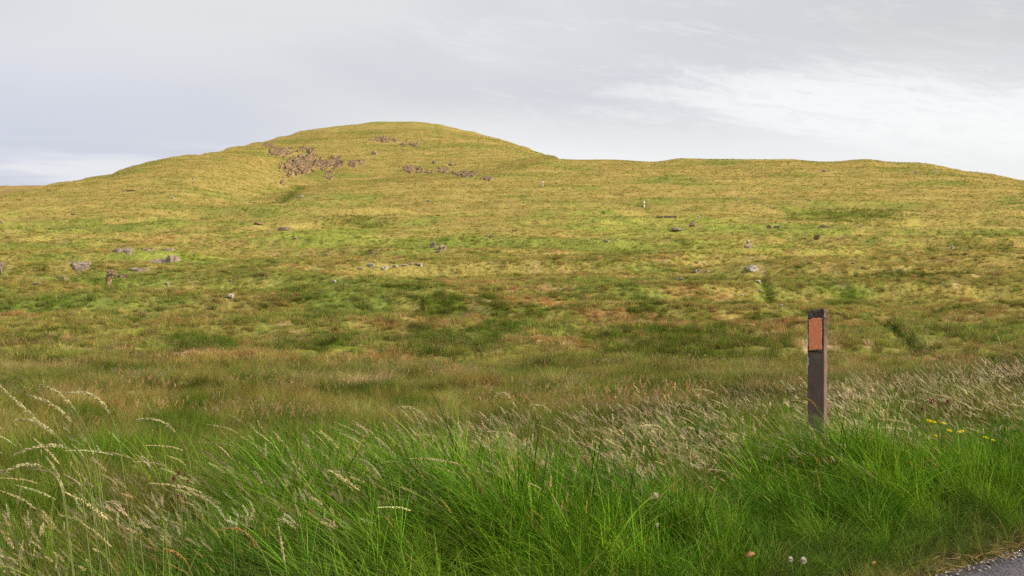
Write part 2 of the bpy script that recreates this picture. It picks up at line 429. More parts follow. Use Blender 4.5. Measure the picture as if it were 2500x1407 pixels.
# ------------------------------------------------------------------ ground sheet
def build_ground():
    # azimuth columns: fine across the view, coarse behind the camera
    fine = np.arctan((np.arange(-260, 2761, 2.3) - CX) / F)
    side = np.linspace(fine[-1], math.pi, 90)[1:] ; side2 = np.linspace(-math.pi, fine[0], 90)[:-1]
    th = np.concatenate([side2, fine, side[:-1]])
    nc = len(th)
    u = CX + F * np.tan(np.clip(th, -.62, .62))
    ca = np.clip(np.cos(th), .82, 1)
    ys = skyline(u)
    nr = 860
    v = np.linspace(0, 1, nr); v = np.interp(v, [0, .50, 1], [0, .62, 1])[:, None]
    yp = np.where(v < .62, 1160 - 520 * v / .62, 640 + (ys[None] - 640) * (v - .62) / .38)
    U = np.broadcast_to(u[None], yp.shape)
    D = depth(U.ravel(), yp.ravel()).reshape(yp.shape)
    R = D / ca[None]
    back = np.abs(th) > 1.0
    Rb = np.exp(np.linspace(math.log(12.0), math.log(620.0), nr))[:, None]
    wb = sstep(.62, 1.3, np.abs(th))[None]
    R = R * (1 - wb) + Rb * wb
    zf = CAMZ - (yp - HY) / F * D
    zf = zf * (1 - wb) + (-.2 - .9 * sstep(20, 300, Rb)) * wb
    # near rows and the far side of the crest
    rn = np.concatenate([[.05], np.linspace(.6, 4, 14)[:-1], np.linspace(4, 12, 90)[:-1]])[:, None] / ca[None] * np.minimum(1, (R[0] * ca / 12.0))[None]
    zn = np.broadcast_to(zf[0][None], rn.shape)
    kb = np.array([8, 25, 60, 120, 250, 600, 1500, 4000, 9000.])[:, None]
    rb = R[-1][None] + kb
    zb = zf[-1][None] - np.minimum(kb * .12, 20 + .12 * np.minimum(zf[-1][None], 60) + 0 * kb) - kb * .012
    R = np.concatenate([rn, R, rb]); Zf = np.concatenate([zn, zf, zb])
    YP = np.concatenate([np.full(rn.shape, 1160.), yp, np.broadcast_to(ys[None], rb.shape)])
    UU = np.broadcast_to(u[None], R.shape)
    X = R * np.sin(th)[None]; Y = R * np.cos(th)[None]
    x, y = X.ravel(), Y.ravel()
    w = sstep(3.0, 8.5, road_s(x, y)) + sstep(-6.5, -12, road_s(x, y))
    rel = relief(x, y) * np.concatenate([np.ones(rn.size + yp.size), np.zeros(rb.size)])
    z = verge_z(x, y) * (1 - w) + (Zf.ravel() + rel) * w
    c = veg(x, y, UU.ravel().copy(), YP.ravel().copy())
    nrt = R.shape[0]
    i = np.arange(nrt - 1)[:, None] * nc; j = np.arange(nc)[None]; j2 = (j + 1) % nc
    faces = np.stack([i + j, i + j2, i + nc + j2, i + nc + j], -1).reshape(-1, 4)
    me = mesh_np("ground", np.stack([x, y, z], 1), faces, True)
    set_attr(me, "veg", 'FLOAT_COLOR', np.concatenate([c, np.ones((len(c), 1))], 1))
    tag(link("ground", me, M_GROUND), kind='structure')
build_ground()

def build_far_hill():
    u = np.arange(-1200, 420, 6.0)
    ys = np.interp(u, [-1200, -700, -300, 0, 60, 130, 250, 420], [500, 470, 452, 455, 453, 452, 462, 500]) + 1.2 * gnoise(u / 30, u * 0, 9)
    rows = np.linspace(0, 1, 40)
    V, C = [], []
    for r in rows:
        d = 820 + 380 * r; yy = 600 + (ys - 600) * r ** .8
        x = (u - CX) / F * d
        V.append(np.stack([x, np.full_like(x, d), CAMZ - (yy - HY) / F * d + .6 * fbm(x / 14, x * 0 + d / 9, 3, 8)], 1))
    for k in (60, 200, 500):
        V.append(V[39] + np.array([0, k, -k * .25]))
    n = len(u); V = np.concatenate(V); m = len(V) // n
    i = np.arange(m - 1)[:, None] * n; j = np.arange(n - 1)[None]
    f = np.stack([i + j, i + j + 1, i + n + j + 1, i + n + j], -1).reshape(-1, 4)
    me = mesh_np("far_hill", V, f, True)
    nn = sstep(-.2, .4, fbm(V[:, 0] / 22, V[:, 1] / 30, 4, 5))[:, None]
    c = np.array([.38, .26, .09]) * (1 - nn) + np.array([.27, .20, .08]) * nn
    set_attr(me, "veg", 'FLOAT_COLOR', np.concatenate([c, np.ones((len(c), 1))], 1))
    tag(link("far_hill", me, M_GROUND), kind='structure')
build_far_hill()

# ------------------------------------------------------------------ road
def road_mat():
    m, N, L = new_mat("worn_asphalt")
    b = N["Principled BSDF"]; tc = N.new("ShaderNodeTexCoord"); o = tc.outputs["Object"]
    v = N.new("ShaderNodeTexVoronoi"); v.inputs["Scale"].default_value = 95; L.new(o, v.inputs["Vector"])
    n1 = n_noise(N, L, o, 70, 4, .7); n2 = n_noise(N, L, o, 1.4, 4, .6)
    col = n_mix(N, L, n_ramp(N, L, v.outputs["Color"], .2, .9), (.085, .078, .085), (.26, .235, .25))
    col = n_mix(N, L, n_ramp(N, L, n1, .45, .7, 0, .6), col, (.06, .055, .06))
    col = n_mix(N, L, n_ramp(N, L, n2, .4, .7, 0, .3), col, (.20, .18, .18))
    L.new(col, b.inputs["Base Color"]); b.inputs["Roughness"].default_value = .95; b.inputs["Specular IOR Level"].default_value = .1
    bp = N.new("ShaderNodeBump"); bp.inputs["Strength"].default_value = .7; bp.inputs["Distance"].default_value = .006; L.new(v.outputs["Distance"], bp.inputs["Height"]); L.new(bp.outputs[0], b.inputs["Normal"])
    return m
def build_road():
    q = np.concatenate([np.linspace(-70, -4, 60)[:-1], np.linspace(-4, 5, 260)[:-1], np.linspace(5, 70, 60)])
    edge = .05 * fbm(q * 1.3, q * 0, 3, 71) + .025 * gnoise(q * 6, q * 0, 72)
    V, n = [], len(q)
    for k, (s, z) in enumerate(((-5.6, -.08), (-5.6, 0.0), (-2.8, .05), (-.4, .004), (0.0, -.002), (.03, -.06))):
        s2 = s + (edge if s > -.1 else 0 * edge)
        p = P0[None] + TV[None] * q[:, None] + NV[None] * np.asarray(s2)[:, None]
        V.append(np.stack([p[:, 0], p[:, 1], np.full(n, z)], 1))
    V = np.concatenate(V)
    i = np.arange(5)[:, None] * n; j = np.arange(n - 1)[None]
    f = np.stack([i + j, i + j + 1, i + n + j + 1, i + n + j], -1).reshape(-1, 4)
    tag(link("road", mesh_np("road", V, f[:, ::-1]), road_mat()), kind='structure')
build_road()

EXCL = []                # bare ground under stones: x, y, radius
# ------------------------------------------------------------------ rocks
def ico(sub):
    t = (1 + 5 ** .5) / 2
    v = [(-1, t, 0), (1, t, 0), (-1, -t, 0), (1, -t, 0), (0, -1, t), (0, 1, t), (0, -1, -t), (0, 1, -t), (t, 0, -1), (t, 0, 1), (-t, 0, -1), (-t, 0, 1)]
    f = [(0, 11, 5), (0, 5, 1), (0, 1, 7), (0, 7, 10), (0, 10, 11), (1, 5, 9), (5, 11, 4), (11, 10, 2), (10, 7, 6), (7, 1, 8), (3, 9, 4), (3, 4, 2), (3, 2, 6), (3, 6, 8), (3, 8, 9), (4, 9, 5), (2, 4, 11), (6, 2, 10), (8, 6, 7), (9, 8, 1)]
    v = [np.array(p, float) / np.linalg.norm(p) for p in v]
    for _ in range(sub):
        mid = {}; nf = []
        def m(a, b):
            k = (min(a, b), max(a, b))
            if k not in mid:
                p = v[a] + v[b]; v.append(p / np.linalg.norm(p)); mid[k] = len(v) - 1
            return mid[k]
        for a, b, c in f:
            x, y, z = m(a, b), m(b, c), m(c, a); nf += [(a, x, z), (b, y, x), (c, z, y), (x, y, z)]
        f = nf
    return np.array(v), np.array(f)
ICO = {k: ico(k) for k in (2, 3, 4)}
def chunk(seed, size, sub=3, rough=.10, cuts=11):
    """A broken block of stone: a ball cut by flat faces, chipped by noise."""
    r = np.random.default_rng(seed); v, f = ICO[sub]; v = v.copy()
    for _ in range(cuts):
        n = r.normal(0, 1, 3); n[2] *= .8; n /= np.linalg.norm(n); d = r.uniform(.50, .82)
        ex = np.maximum(0, v @ n - d); v -= ex[:, None] * n
    v += v * (rough * fbm(v[:, 0] * 2.4 + seed, v[:, 1] * 2.4 + v[:, 2] * 1.7, 3, seed))[:, None]
    v[:, 2] += .05 * np.sign(np.sin(v[:, 2] * 14)) * (np.abs(v[:, 2]) < .7)       # bedding steps
    v /= np.abs(v).max(0)
    return v * np.array(size) * .5, f
def rock(name, px, py, w, h, mat, label, group, seed, sub=3, depth_k=.8):
    """px, py: middle of the rock in the photograph; w, h: its size there."""
    p = G(px, py + h * .5); k = p.y / F
    W, H = w * k, h * k * 1.45
    v, f = chunk(seed, (W, W * depth_k, H), sub)
    a = random.uniform(-.25, .25); ca, sa = math.cos(a), math.sin(a)
    v = np.stack([v[:, 0] * ca - v[:, 1] * sa, v[:, 0] * sa + v[:, 1] * ca, v[:, 2]], 1)
    o = link(name, mesh_np(name, v, f), mat); o.location = (p.x, p.y + W * depth_k * .3, p.z + H * .27); EXCL.append((p.x, p.y, W * .55 + .2, W * .5 + 2.5))
    return tag(o, label, "crag" if name == "crag" else ("outcrop" if name == "rock_outcrop" else ("boulder" if name == "boulder" else "stone")), group)
def cells(a, b, seed):
    """Height of the broken block under each spot, with the block's own tilt and the joint round it."""
    ia, ib = np.floor(a), np.floor(b); best = np.full(a.shape, 9.0); sec = np.full(a.shape, 9.0); hh = np.zeros(a.shape)
    for di in (-1, 0, 1):
        for dj in (-1, 0, 1):
            ca, cb = ia + di, ib + dj
            r1 = _hash(ca, cb, seed) / 4294967296.0; r2 = _hash(ca, cb, seed + 1) / 4294967296.0; r3 = _hash(ca, cb, seed + 2) / 4294967296.0
            d = np.hypot(a - ca - r1, b - cb - r2); new = d < best
            h = r3 + .35 * ((a - ca - r1) * (r1 - .5) + (b - cb - r2) * (r2 - .5)) * 2
            sec = np.where(new, best, np.minimum(sec, d)); hh = np.where(new, h, hh); best = np.where(new, d, best)
    return hh, sstep(0, .16, sec - best)
def crag(name, px, py, w, h, mat, label, group, seed, lean=0.0, tall=None, cell=(17.0, 3.4), floor=.05, cat=None):
    """A broken face of rock set in the slope: one surface of jointed blocks standing out of the turf."""
    k = G(px, py).y / F
    nu, nv = int(max(12, w * 1.5 / .8)), int(max(10, h * 1.7 / .5))
    a, b = np.meshgrid(np.linspace(-1.3, 1.3, nu), np.linspace(1.4, -1.4, nv))
    x = px + a * w * .5 + lean * b * h * .5; y = py + b * h * .5
    wob = fbm(x / 16 + seed, y / 5, 3, seed)
    m = sstep(1.15, .70, a * a + b * b + 2.2 * wob + 1.1 * fbm(x / 10, y / 2.6, 3, seed + 5))
    if tall is None: tall = min(9.0, 3.0 + h * .14)
    hc, joint = cells(x / cell[0] + .25 * wob, y / cell[1] + seed * .37, seed)
    h2, j2 = cells(x / (cell[0] * .42), y / (cell[1] * .45) + seed, seed + 40)
    led = .5 + 1.1 * fbm(x / 30 + seed * 1.7, y / 4.4 + .04 * x, 4, seed + 20, .6); st = np.floor(led * 4); led = (st + sstep(.55, 1, led * 4 - st)) / 4
    hgt = floor + (1 - floor) * (.62 * np.clip(led, 0, 1.2) + .28 * hc * joint + .14 * h2 * j2)
    z = m * hgt * tall * k * (.45 + .8 * sstep(-.35, .35, fbm(x / 22 + 3 * seed, y / 9, 2, seed + 9))) - (1 - m) * .55
    p = ground_xyz(x.ravel(), y.ravel() + seen_row(px, py) - py)
    sel = (m > .35).ravel()
    for q in p[sel][::13]: EXCL.append((q[0], q[1], 2.0 * k + .25, 3.0 * k * 8))
    p[:, 2] += z.ravel(); c = p[len(p) // 2 + nu // 2].copy()
    i = np.arange(nv - 1)[:, None] * nu; j = np.arange(nu - 1)[None]
    f = np.stack([i + j, i + j + 1, i + nu + j + 1, i + nu + j], -1).reshape(-1, 4)
    o = link(name, mesh_np(name, p - c, f), mat); o.location = Vector(c)
    return tag(o, label, cat or ("crag" if name == "crag" else "outcrop"), group)
HC = "dark crags on the face of the round hill"
CRAGS = [
    (735, 402, 78, 52, 30, "largest dark broken crag on the left face of the round hill", -.5),
    (685, 372, 56, 20, 14, "jagged dark crag just above and left of the largest one", 0),
    (655, 354, 26, 8, 6, "small dark ledge close under the left skyline of the hill", 0),
    (745, 365, 34, 12, 8, "narrow brown ledge above the largest crag", 0),
    (790, 402, 44, 18, 11, "brown rubbly ledge joining the largest crag to the pale cleft", 0),
    (822, 394, 30, 26, 8, "blocky crag with a dark cleft, in the middle of the ledge line", 0),
    (868, 396, 44, 14, 9, "right end of the brown ledge line, thinning into turf", 0),
    (692, 447, 12, 14, 5, "small dark knob low down below the largest crag", 0),
    (803, 427, 26, 16, 7, "squat dark green outcrop under the cleft crag", 0),
    (988, 352, 16, 14, 5, "dark left block of the pair of rocks under the summit", 0),
    (1016, 354, 28, 12, 6, "paler right block of the pair of rocks under the summit", 0),
    (942, 342, 64, 8, 10, "long thin reddish scree line left of the summit rocks", 0),
    (1005, 413, 44, 18, 9, "dark mossy crag at the middle foot of the hill", 0),
    (1042, 421, 32, 10, 7, "low brown outcrop right of the mossy foot crag", 0),
    (1084, 415, 32, 11, 7, "layered brown outcrop at the right foot of the hill", 0),
    (1140, 426, 54, 16, 11, "overhung crag in a green hollow at the right foot of the hill", 0),
    (1190, 436, 26, 6, 5, "low pale rib right of the overhung crag", 0),
]
for i, (x, y, w, h, n, lab, ln) in enumerate(CRAGS):
    crag("crag", x, y, w, h, M_DARKROCK, lab, HC, 700 + i, ln)
SL = "weathered rock slabs on the left slope"
SLABS = [
    (180, 634, 70, 20, 12, "brown grey slab, leftmost of the upper row on the left slope"),
    (302, 626, 58, 15, 11, "tilted pale slab in the middle of the upper row on the left slope"),
    (360, 611, 34, 9, 7, "small rough slab just above the tilted pale one"),
    (408, 609, 34, 7, 6, "thin topmost slab strip on the left slope"),
    (412, 632, 86, 22, 15, "broadest purple grey slab on the left slope"),
    (340, 661, 44, 5, 7, "thin pale ledge below the broadest slab"),
    (198, 663, 48, 6, 7, "thin brown ledge below the leftmost slab"),
    (152, 680, 30, 4, 5, "faint stony strip lowest on the left slope"),
    (3, 660, 12, 16, 4, "pale block cut off by the left edge of the photo"),
]
for i, (x, y, w, h, n, lab) in enumerate(SLABS):
    # a bedding plane laid bare: broad, thin, dipping towards the road, its edges broken
    p = G(x, y + h * .5); k = p.y / F; W = w * k * 1.05; Dp = max(1.6, h * k * 2.6); g = 46
    a, b = np.meshgrid(np.linspace(-1, 1, g), np.linspace(-1, 1, g)); ang = np.arctan2(b, a)
    rim = 1 + .35 * fbm(np.cos(ang) * 1.3 + i * 5, np.sin(ang) * 1.3, 3, 760 + i)
    sc = 1 / np.maximum(np.abs(a), np.abs(b)).clip(1e-6) ; rr = np.maximum(np.abs(a), np.abs(b)); cx_, cy_ = np.cos(ang) * rr * rim * .95, np.sin(ang) * rr * rim * .95
    X = cx_ * W * .5; Y = cy_ * Dp * .5
    st = fbm(X * .5 + i, Y * .35 - X * .15, 4, 770 + i); st = np.floor(st * 9) / 9 * .55 + .12 * fbm(X * 2.2, Y * 2.2, 3, 775 + i)
    gp = ground_xyz((x + cx_ * w * .60).ravel(), (seen_row(x, y + h * .5) - h * .36 - cy_ * h * .42).ravel())
    X = (gp[:, 0] - p.x).reshape(g, g); Y = (gp[:, 1] - p.y).reshape(g, g); Zg = (gp[:, 2] - p.z).reshape(g, g)
    Z = .16 + .06 * h * k + (.40 if w > 80 else 0) + st * min(.4, h * k * .45)
    for t in gp[::37]: EXCL.append((t[0], t[1], .35, 2.0))
    Z = Z - sstep(.86, 1.0, rr) * (.5 + Z)
    q = np.arange(g * g).reshape(g, g); f = np.stack([q[:-1, :-1], q[:-1, 1:], q[1:, 1:], q[1:, :-1]], -1).reshape(-1, 4)
    o = link("rock_outcrop", mesh_np("rock_outcrop", np.stack([X, Y, Z + Zg], -1).reshape(-1, 3), f), M_ROCK); o.location = p
    tag(o, lab, "outcrop", SL)
crag("rock_outcrop", 268, 688, 16, 32, M_DARKROCK, "steep dark broken face standing upright under the slabs", SL, 781)
crag("rock_outcrop", 272, 669, 32, 7, M_DARKROCK, "dark cap ledge over the steep broken face", SL, 782)
crag("rock_outcrop", 302, 674, 34, 5, M_DARKROCK, "low brown ledge running right from the steep broken face", SL, 783)
WALL = "row of pale stones below the two boulders"
for i, (x, y, w, h, lab) in enumerate([
    (880, 661, 16, 6, "small stone at the left end of the pale row"), (905, 657, 20, 9, "rounded stone second in the pale row"),
    (938, 658, 24, 8, "broad stone in the left middle of the pale row"), (963, 662, 20, 6, "low stone in the centre of the pale row"),
    (985, 650, 18, 5, "thin stone highest in the pale row"), (1004, 652, 14, 5, "little stone before the right end of the pale row"),
    (1023, 657, 18, 8, "bright stone closing the right end of the pale row")]):
    rock("stone", x, y, w, h, M_PALE, lab, WALL, 800 + i)
BO = "boulders and stones scattered on the slope"
SCATTER = [
    ("boulder", 1057, 599, 20, 15, 0, "upright brown boulder, left of the touching pair mid slope"), ("boulder", 1081, 605, 26, 13, 0, "rounded brown boulder, right of the touching pair mid slope"),
    ("stone", 1071, 617, 18, 6, 0, "flat stone just below the touching boulder pair"), ("stone", 815, 688, 13, 6, 1, "single white stone below and left of the pale row"),
    ("stone", 798, 624, 10, 4, 1, "small pale stone left of and above the pale row"), ("stone", 906, 623, 16, 4, 1, "flat pale stone directly above the pale row"),
    ("stone", 1045, 491, 12, 4, 1, "pale stone alone below the foot of the hill"), ("boulder", 634, 549, 30, 7, 2, "dark low rock ledge left of the green hollow"),
    ("boulder", 694, 560, 34, 9, 0, "long grey rock beside the green hollow"), ("stone", 720, 584, 14, 5, 0, "flat stone below the long grey rock"),
    ("stone", 1195, 577, 28, 5, 2, "dark flat stone right of centre above the boulder pair"), ("stone", 1258, 563, 20, 5, 2, "dark stone further right along the same rise"),
    ("stone", 378, 707, 8, 4, 1, "first of three little white stones on the lower left slope"), ("stone", 391, 709, 9, 5, 1, "middle of three little white stones on the lower left slope"),
    ("stone", 407, 703, 10, 7, 1, "largest of three little white stones on the lower left slope"), ("boulder", 562, 730, 20, 10, 1, "pale cracked boulder low on the left of the slope"),
    ("stone", 560, 699, 12, 6, 0, "grey stone just above the pale cracked boulder"), ("stone", 90, 693, 24, 6, 0, "grey stone near the left edge below the slabs"),
    ("stone", 472, 437, 7, 4, 1, "white speck of stone high on the hill's left flank"), ("stone", 422, 484, 8, 4, 1, "white stone low on the hill's left flank"),
    ("stone", 250, 588, 6, 4, 1, "white stone above the leftmost slab"), ("stone", 5, 545, 10, 4, 1, "white stone at the left edge under the far hill"),
    ("stone", 735, 481, 14, 6, 1, "pale stone at the foot of the largest crag"), ("stone", 913, 374, 14, 9, 0, "grey stone alone between the crag line and the summit rocks"),
    ("stone", 1105, 402, 26, 6, 0, "flat grey stone high on the right foot of the hill"), ("stone", 1060, 397, 12, 7, 0, "grey stone left of the flat one at the hill foot"),
    ("stone", 1483, 601, 12, 7, 1, "pale stone in bright green turf right of the boulder pair"), ("boulder", 1655, 561, 34, 9, 0, "low grey rock in grass below the peat overhang"),
    ("boulder", 1692, 556, 20, 10, 0, "taller grey rock beside the low one below the peat overhang"), ("stone", 1705, 528, 8, 5, 1, "small pale stone right of the peat overhang"),
    ("boulder", 1826, 602, 24, 10, 0, "brown grey rock right of centre on the bright slope"), ("stone", 1827, 592, 9, 8, 1, "pale stone perched behind the brown grey rock"),
    ("boulder", 1839, 664, 36, 14, 1, "large white broken boulder above the drain"), ("boulder", 1850, 689, 15, 8, 1, "smaller white boulder at the head of the drain"),
    ("stone", 1702, 665, 22, 8, 0, "grey rock on a small knoll left of the white boulder"), ("stone", 1662, 683, 18, 5, 0, "low stone on the left end of the small knoll"),
    ("stone", 1726, 664, 12, 4, 0, "little stone on the right end of the small knoll"), ("stone", 1786, 679, 12, 4, 1, "flat pale stone between the knoll and the drain"),
    ("stone", 1855, 712, 15, 4, 1, "pale stone on the left bank of the drain"), ("stone", 1862, 727, 10, 4, 0, "grey stone midway down the drain"),
    ("stone", 1812, 721, 10, 4, 1, "pale chip of stone left of the drain"), ("stone", 1908, 748, 11, 5, 1, "white stone at the foot of the drain"),
    ("stone", 1979, 489, 7, 6, 1, "white stone standing alone high on the right slope"), ("stone", 1800, 490, 8, 4, 1, "leftmost of the pale stones high on the right slope"),
    ("stone", 1850, 503, 9, 4, 1, "pale stone in the middle of the high right line"), ("stone", 1888, 510, 17, 5, 0, "widest grey stone at the end of the high right line"),
    ("stone", 2014, 418, 18, 5, 0, "grey stone just under the right skyline"), ("stone", 2240, 422, 14, 5, 0, "grey stone under the skyline further right"),
    ("stone", 2287, 420, 8, 5, 1, "pale stone nearest the skyline on the right shoulder"), ("stone", 2101, 554, 8, 5, 1, "pale stone in a rushy patch on the right slope"),
    ("stone", 2325, 606, 9, 9, 1, "white upright stone far right on the slope"), ("stone", 2083, 643, 12, 5, 0, "grey stone right of the white broken boulder"),
    ("stone", 2043, 914, 10, 4, 1, "white stone in the grass right of the roadside post, leftmost of three"), ("stone", 2057, 913, 10, 4, 1, "white stone right of the roadside post, middle of three"),
    ("stone", 2070, 911, 9, 6, 1, "white stone right of the roadside post, rightmost and tallest of three"),
]
for i, (nm, x, y, w, h, m, lab) in enumerate(SCATTER):
    rock(nm, x, y, w, h, (M_ROCK, M_PALE, M_DARKROCK)[m], lab, BO, 830 + i, 3 if w > 14 else 2)

# bare peat where the turf has slipped
PB = "peat banks broken open in the turf"
for i, (x, y, w, h, lab) in enumerate([
    (1622, 531, 50, 9, "dark overhanging peat bank below the white marker post"), (1890, 557, 32, 7, "dark peat scar right of the grey rocks"),
    (2014, 554, 26, 5, "short brown peat scar on the right slope"), (1994, 577, 26, 6, "peat scar lower on the right slope"),
    (180, 524, 30, 6, "dark peat scar on the far left under the hill"), (305, 468, 44, 3, "long thin brown scar on the hill's left flank"),
    (2400, 915, 46, 10, "dark grassy hag edge near the right side of the field")]):
    crag("peat_bank", x, y, w, h * .6, M_PEAT, lab, PB, 900 + i, .3, 1.3 + h * .12, (16, 5), .2, "peat bank")

# ------------------------------------------------------------------ grass: clumps copied over the ground
def blades(n, rad_, h0, h1, w0, w1, lean=(-.5, 0.0), lean_var=.35, curl=.6, seg=4, seed=0, dry=.1):
    r = np.random.default_rng(seed)
    a = r.uniform(0, 2 * math.pi, n); rr = rad_ * np.sqrt(r.uniform(0, 1, n))
    base = np.stack([rr * np.cos(a), rr * np.sin(a), np.full(n, -.03)], 1)
    h = r.uniform(h0, h1, n); w = r.uniform(w0, w1, n)
    ld = np.stack([r.normal(lean[0], lean_var, n), r.normal(lean[1], lean_var, n)], 1)
    cu = r.uniform(.3, 1.0, n) * curl
    fa = r.uniform(0, math.pi, n); fd = np.stack([np.cos(fa), np.sin(fa), np.zeros(n)], 1)
    bv = r.uniform(0, 1 - dry, n); dm = r.uniform(0, 1, n) < dry; bv[dm] = r.uniform(1 - dry * .6, 1, dm.sum()) if dry else bv[dm]
    V = []; 
    for i in range(seg + 1):
        t = i / seg
        out = (t * .55 + cu * t * t)            # bends over towards the tip
        up = h * (t - .22 * cu * t ** 3 * np.minimum(1.5, np.hypot(ld[:, 0], ld[:, 1]) + .3))
        c = base + np.stack([ld[:, 0] * h * out, ld[:, 1] * h * out, up], 1)
        ww = (w * (1 - t) ** .7 * .5)[:, None]
        if i < seg: V += [c - fd * ww, c + fd * ww]
        else: V += [c]
    Vn = np.stack(V, 1)                          # n, 2*seg+1, 3
    k = 2 * seg + 1; f = []
    for i in range(seg - 1):
        f += [[2 * i, 2 * i + 1, 2 * i + 3], [2 * i, 2 * i + 3, 2 * i + 2]]
    f += [[2 * seg - 2, 2 * seg - 1, 2 * seg]]
    F_ = (np.array(f)[None] + (np.arange(n) * k)[:, None, None]).reshape(-1, 3)
    return Vn.reshape(-1, 3), F_, np.repeat(bv, k)
def tube(path, r0, r1, sides=3):
    path = np.asarray(path, float); n = len(path)
    tg = np.gradient(path, axis=0); tg /= np.linalg.norm(tg, axis=1)[:, None] + 1e-9
    ref = np.array([.31, .95, .05]); a = np.cross(tg, ref); a /= np.linalg.norm(a, axis=1)[:, None] + 1e-9; b = np.cross(tg, a)
    rr = np.linspace(r0, r1, n); V = []
    for k in range(sides):
        an = 2 * math.pi * k / sides
        V.append(path + (a * math.cos(an) + b * math.sin(an)) * rr[:, None])
    V = np.stack(V, 1).reshape(-1, 3); f = []
    for i in range(n - 1):
        for k in range(sides):
            p, q = i * sides + k, i * sides + (k + 1) % sides
            f += [[p, q, q + sides], [p, q + sides, p + sides]]
    return V, np.array(f)
def spikelets(path, n, spread, length, width, seed, up=.5, t0=0.0):
    """Small pointed florets set along a panicle axis."""
    r = np.random.default_rng(seed)
    path = np.asarray(path, float); m = len(path)
    t = t0 + (1 - t0) * np.sort(r.uniform(0, 1, n)); ix = t * (m - 1); i0 = np.clip(ix.astype(int), 0, m - 2); fr = (ix - i0)[:, None]
    c = path[i0] * (1 - fr) + path[i0 + 1] * fr
    tg = path[i0 + 1] - path[i0]; tg /= np.linalg.norm(tg, axis=1)[:, None] + 1e-9
    prof = np.sin(math.pi * np.clip((t - t0) / (1 - t0), .04, .98)) ** .6 * (1.15 - .5 * (t - t0) / (1 - t0))
    off = r.normal(0, 1, (n, 3)); off /= np.linalg.norm(off, axis=1)[:, None]
    off *= (spread * prof * r.uniform(.25, 1, n) ** .7)[:, None]
    off[:, 2] -= spread * .25
    d = tg * up + off / (spread + 1e-9) * .6 + r.normal(0, .25, (n, 3)); d /= np.linalg.norm(d, axis=1)[:, None]
    s = np.cross(d, r.normal(0, 1, (n, 3))); s /= np.linalg.norm(s, axis=1)[:, None]; s2 = np.cross(d, s)
    c = c + off; ln = (length * r.uniform(.7, 1.3, n))[:, None]; w = width * .5
    V = np.stack([c - d * ln * .5, c + s * w, c + s2 * w, c - s * w, c - s2 * w, c + d * ln * .5], 1)
    f = np.array([[0, 1, 3], [5, 3, 1], [0, 2, 4], [5, 4, 2]])
    F_ = (f[None] + (np.arange(n) * 6)[:, None, None]).reshape(-1, 3)
    return V.reshape(-1, 3), F_
def arc(h, dx, dy, droop=.25, n=9, base=(0, 0, -.03)):
    """A stem that rises h, is blown out sideways by (dx, dy), its tip nodding by droop."""
    t = np.linspace(0, 1, n)
    o = t ** 2.1
    z = h * (t - 0.0) - droop * np.clip((t - .55) / .45, 0, 1) ** 1.6 * h
    return np.stack([base[0] + dx * o, base[1] + dy * o, base[2] + z], 1)

def scatter(name, variants, pts, rotz, scl, idx, tint, mat, tilt=None):
    """One object: clump shapes plus a point for every clump; its node tree sets a copy of the chosen clump on every point."""
    Vs, Fs, Bs, S = [], [], [], []
    n = 0
    for k, (v, f, b) in enumerate(variants):
        Vs.append(v); Fs.append(f + n); Bs.append(b); S.append(np.full(len(v), k)); n += len(v)
    np_ = len(pts)
    Vs.append(pts); Bs.append(np.zeros(np_)); S.append(np.full(np_, 1000) + idx)
    me = mesh_np(name, np.concatenate(Vs), np.concatenate(Fs))
    me.materials.append(mat)
    set_attr(me, "bv", 'FLOAT', np.concatenate(Bs)); set_attr(me, "sid", 'INT', np.concatenate(S))
    pad = lambda a: np.concatenate([np.zeros((n,) + a.shape[1:]), a])
    rot = np.zeros((np_, 3)); rot[:, 2] = rotz
    if tilt is not None: rot[:, :2] = tilt
    set_attr(me, "rot", 'FLOAT_VECTOR', pad(rot)); set_attr(me, "scl", 'FLOAT', pad(scl))
    set_attr(me, "tint", 'FLOAT_COLOR', pad(np.concatenate([tint, np.ones((np_, 1))], 1)))
    o = link(name, me)
    ng = bpy.data.node_groups.new(name, 'GeometryNodeTree')
    ng.interface.new_socket("Geometry", in_out='INPUT', socket_type='NodeSocketGeometry')
    ng.interface.new_socket("Geometry", in_out='OUTPUT', socket_type='NodeSocketGeometry')
    N, L = ng.nodes, ng.links
    gi = N.new("NodeGroupInput"); go = N.new("NodeGroupOutput"); jn = N.new("GeometryNodeJoinGeometry")
    def named(a, typ):
        q = N.new("GeometryNodeInputNamedAttribute"); q.data_type = typ; q.inputs[0].default_value = a
        return [s for s in q.outputs if s.enabled][0]
    sid = named("sid", 'INT'); rt = named("rot", 'FLOAT_VECTOR'); sc = named("scl", 'FLOAT')
    e2r = N.new("FunctionNodeEulerToRotation"); L.new(rt, e2r.inputs[0])
    def pick(val):
        c = N.new("FunctionNodeCompare"); c.data_type = 'INT'; c.operation = 'EQUAL'
        ins = [s for s in c.inputs if s.enabled]; L.new(sid, ins[0]); ins[1].default_value = val
        s = N.new("GeometryNodeSeparateGeometry"); s.domain = 'POINT'; L.new(gi.outputs[0], s.inputs[0]); L.new(c.outputs[0], s.inputs[1]); return s.outputs[0]
    for k in range(len(variants)):
        ip = N.new("GeometryNodeInstanceOnPoints")
        L.new(pick(1000 + k), ip.inputs["Points"]); L.new(pick(k), ip.inputs["Instance"])
        L.new(e2r.outputs[0], ip.inputs["Rotation"]); L.new(sc, ip.inputs["Scale"])
        L.new(ip.outputs[0], jn.inputs[0])
    L.new(jn.outputs[0], go.inputs[0])
    md = o.modifiers.new("scatter", 'NODES'); md.node_group = ng
    return o
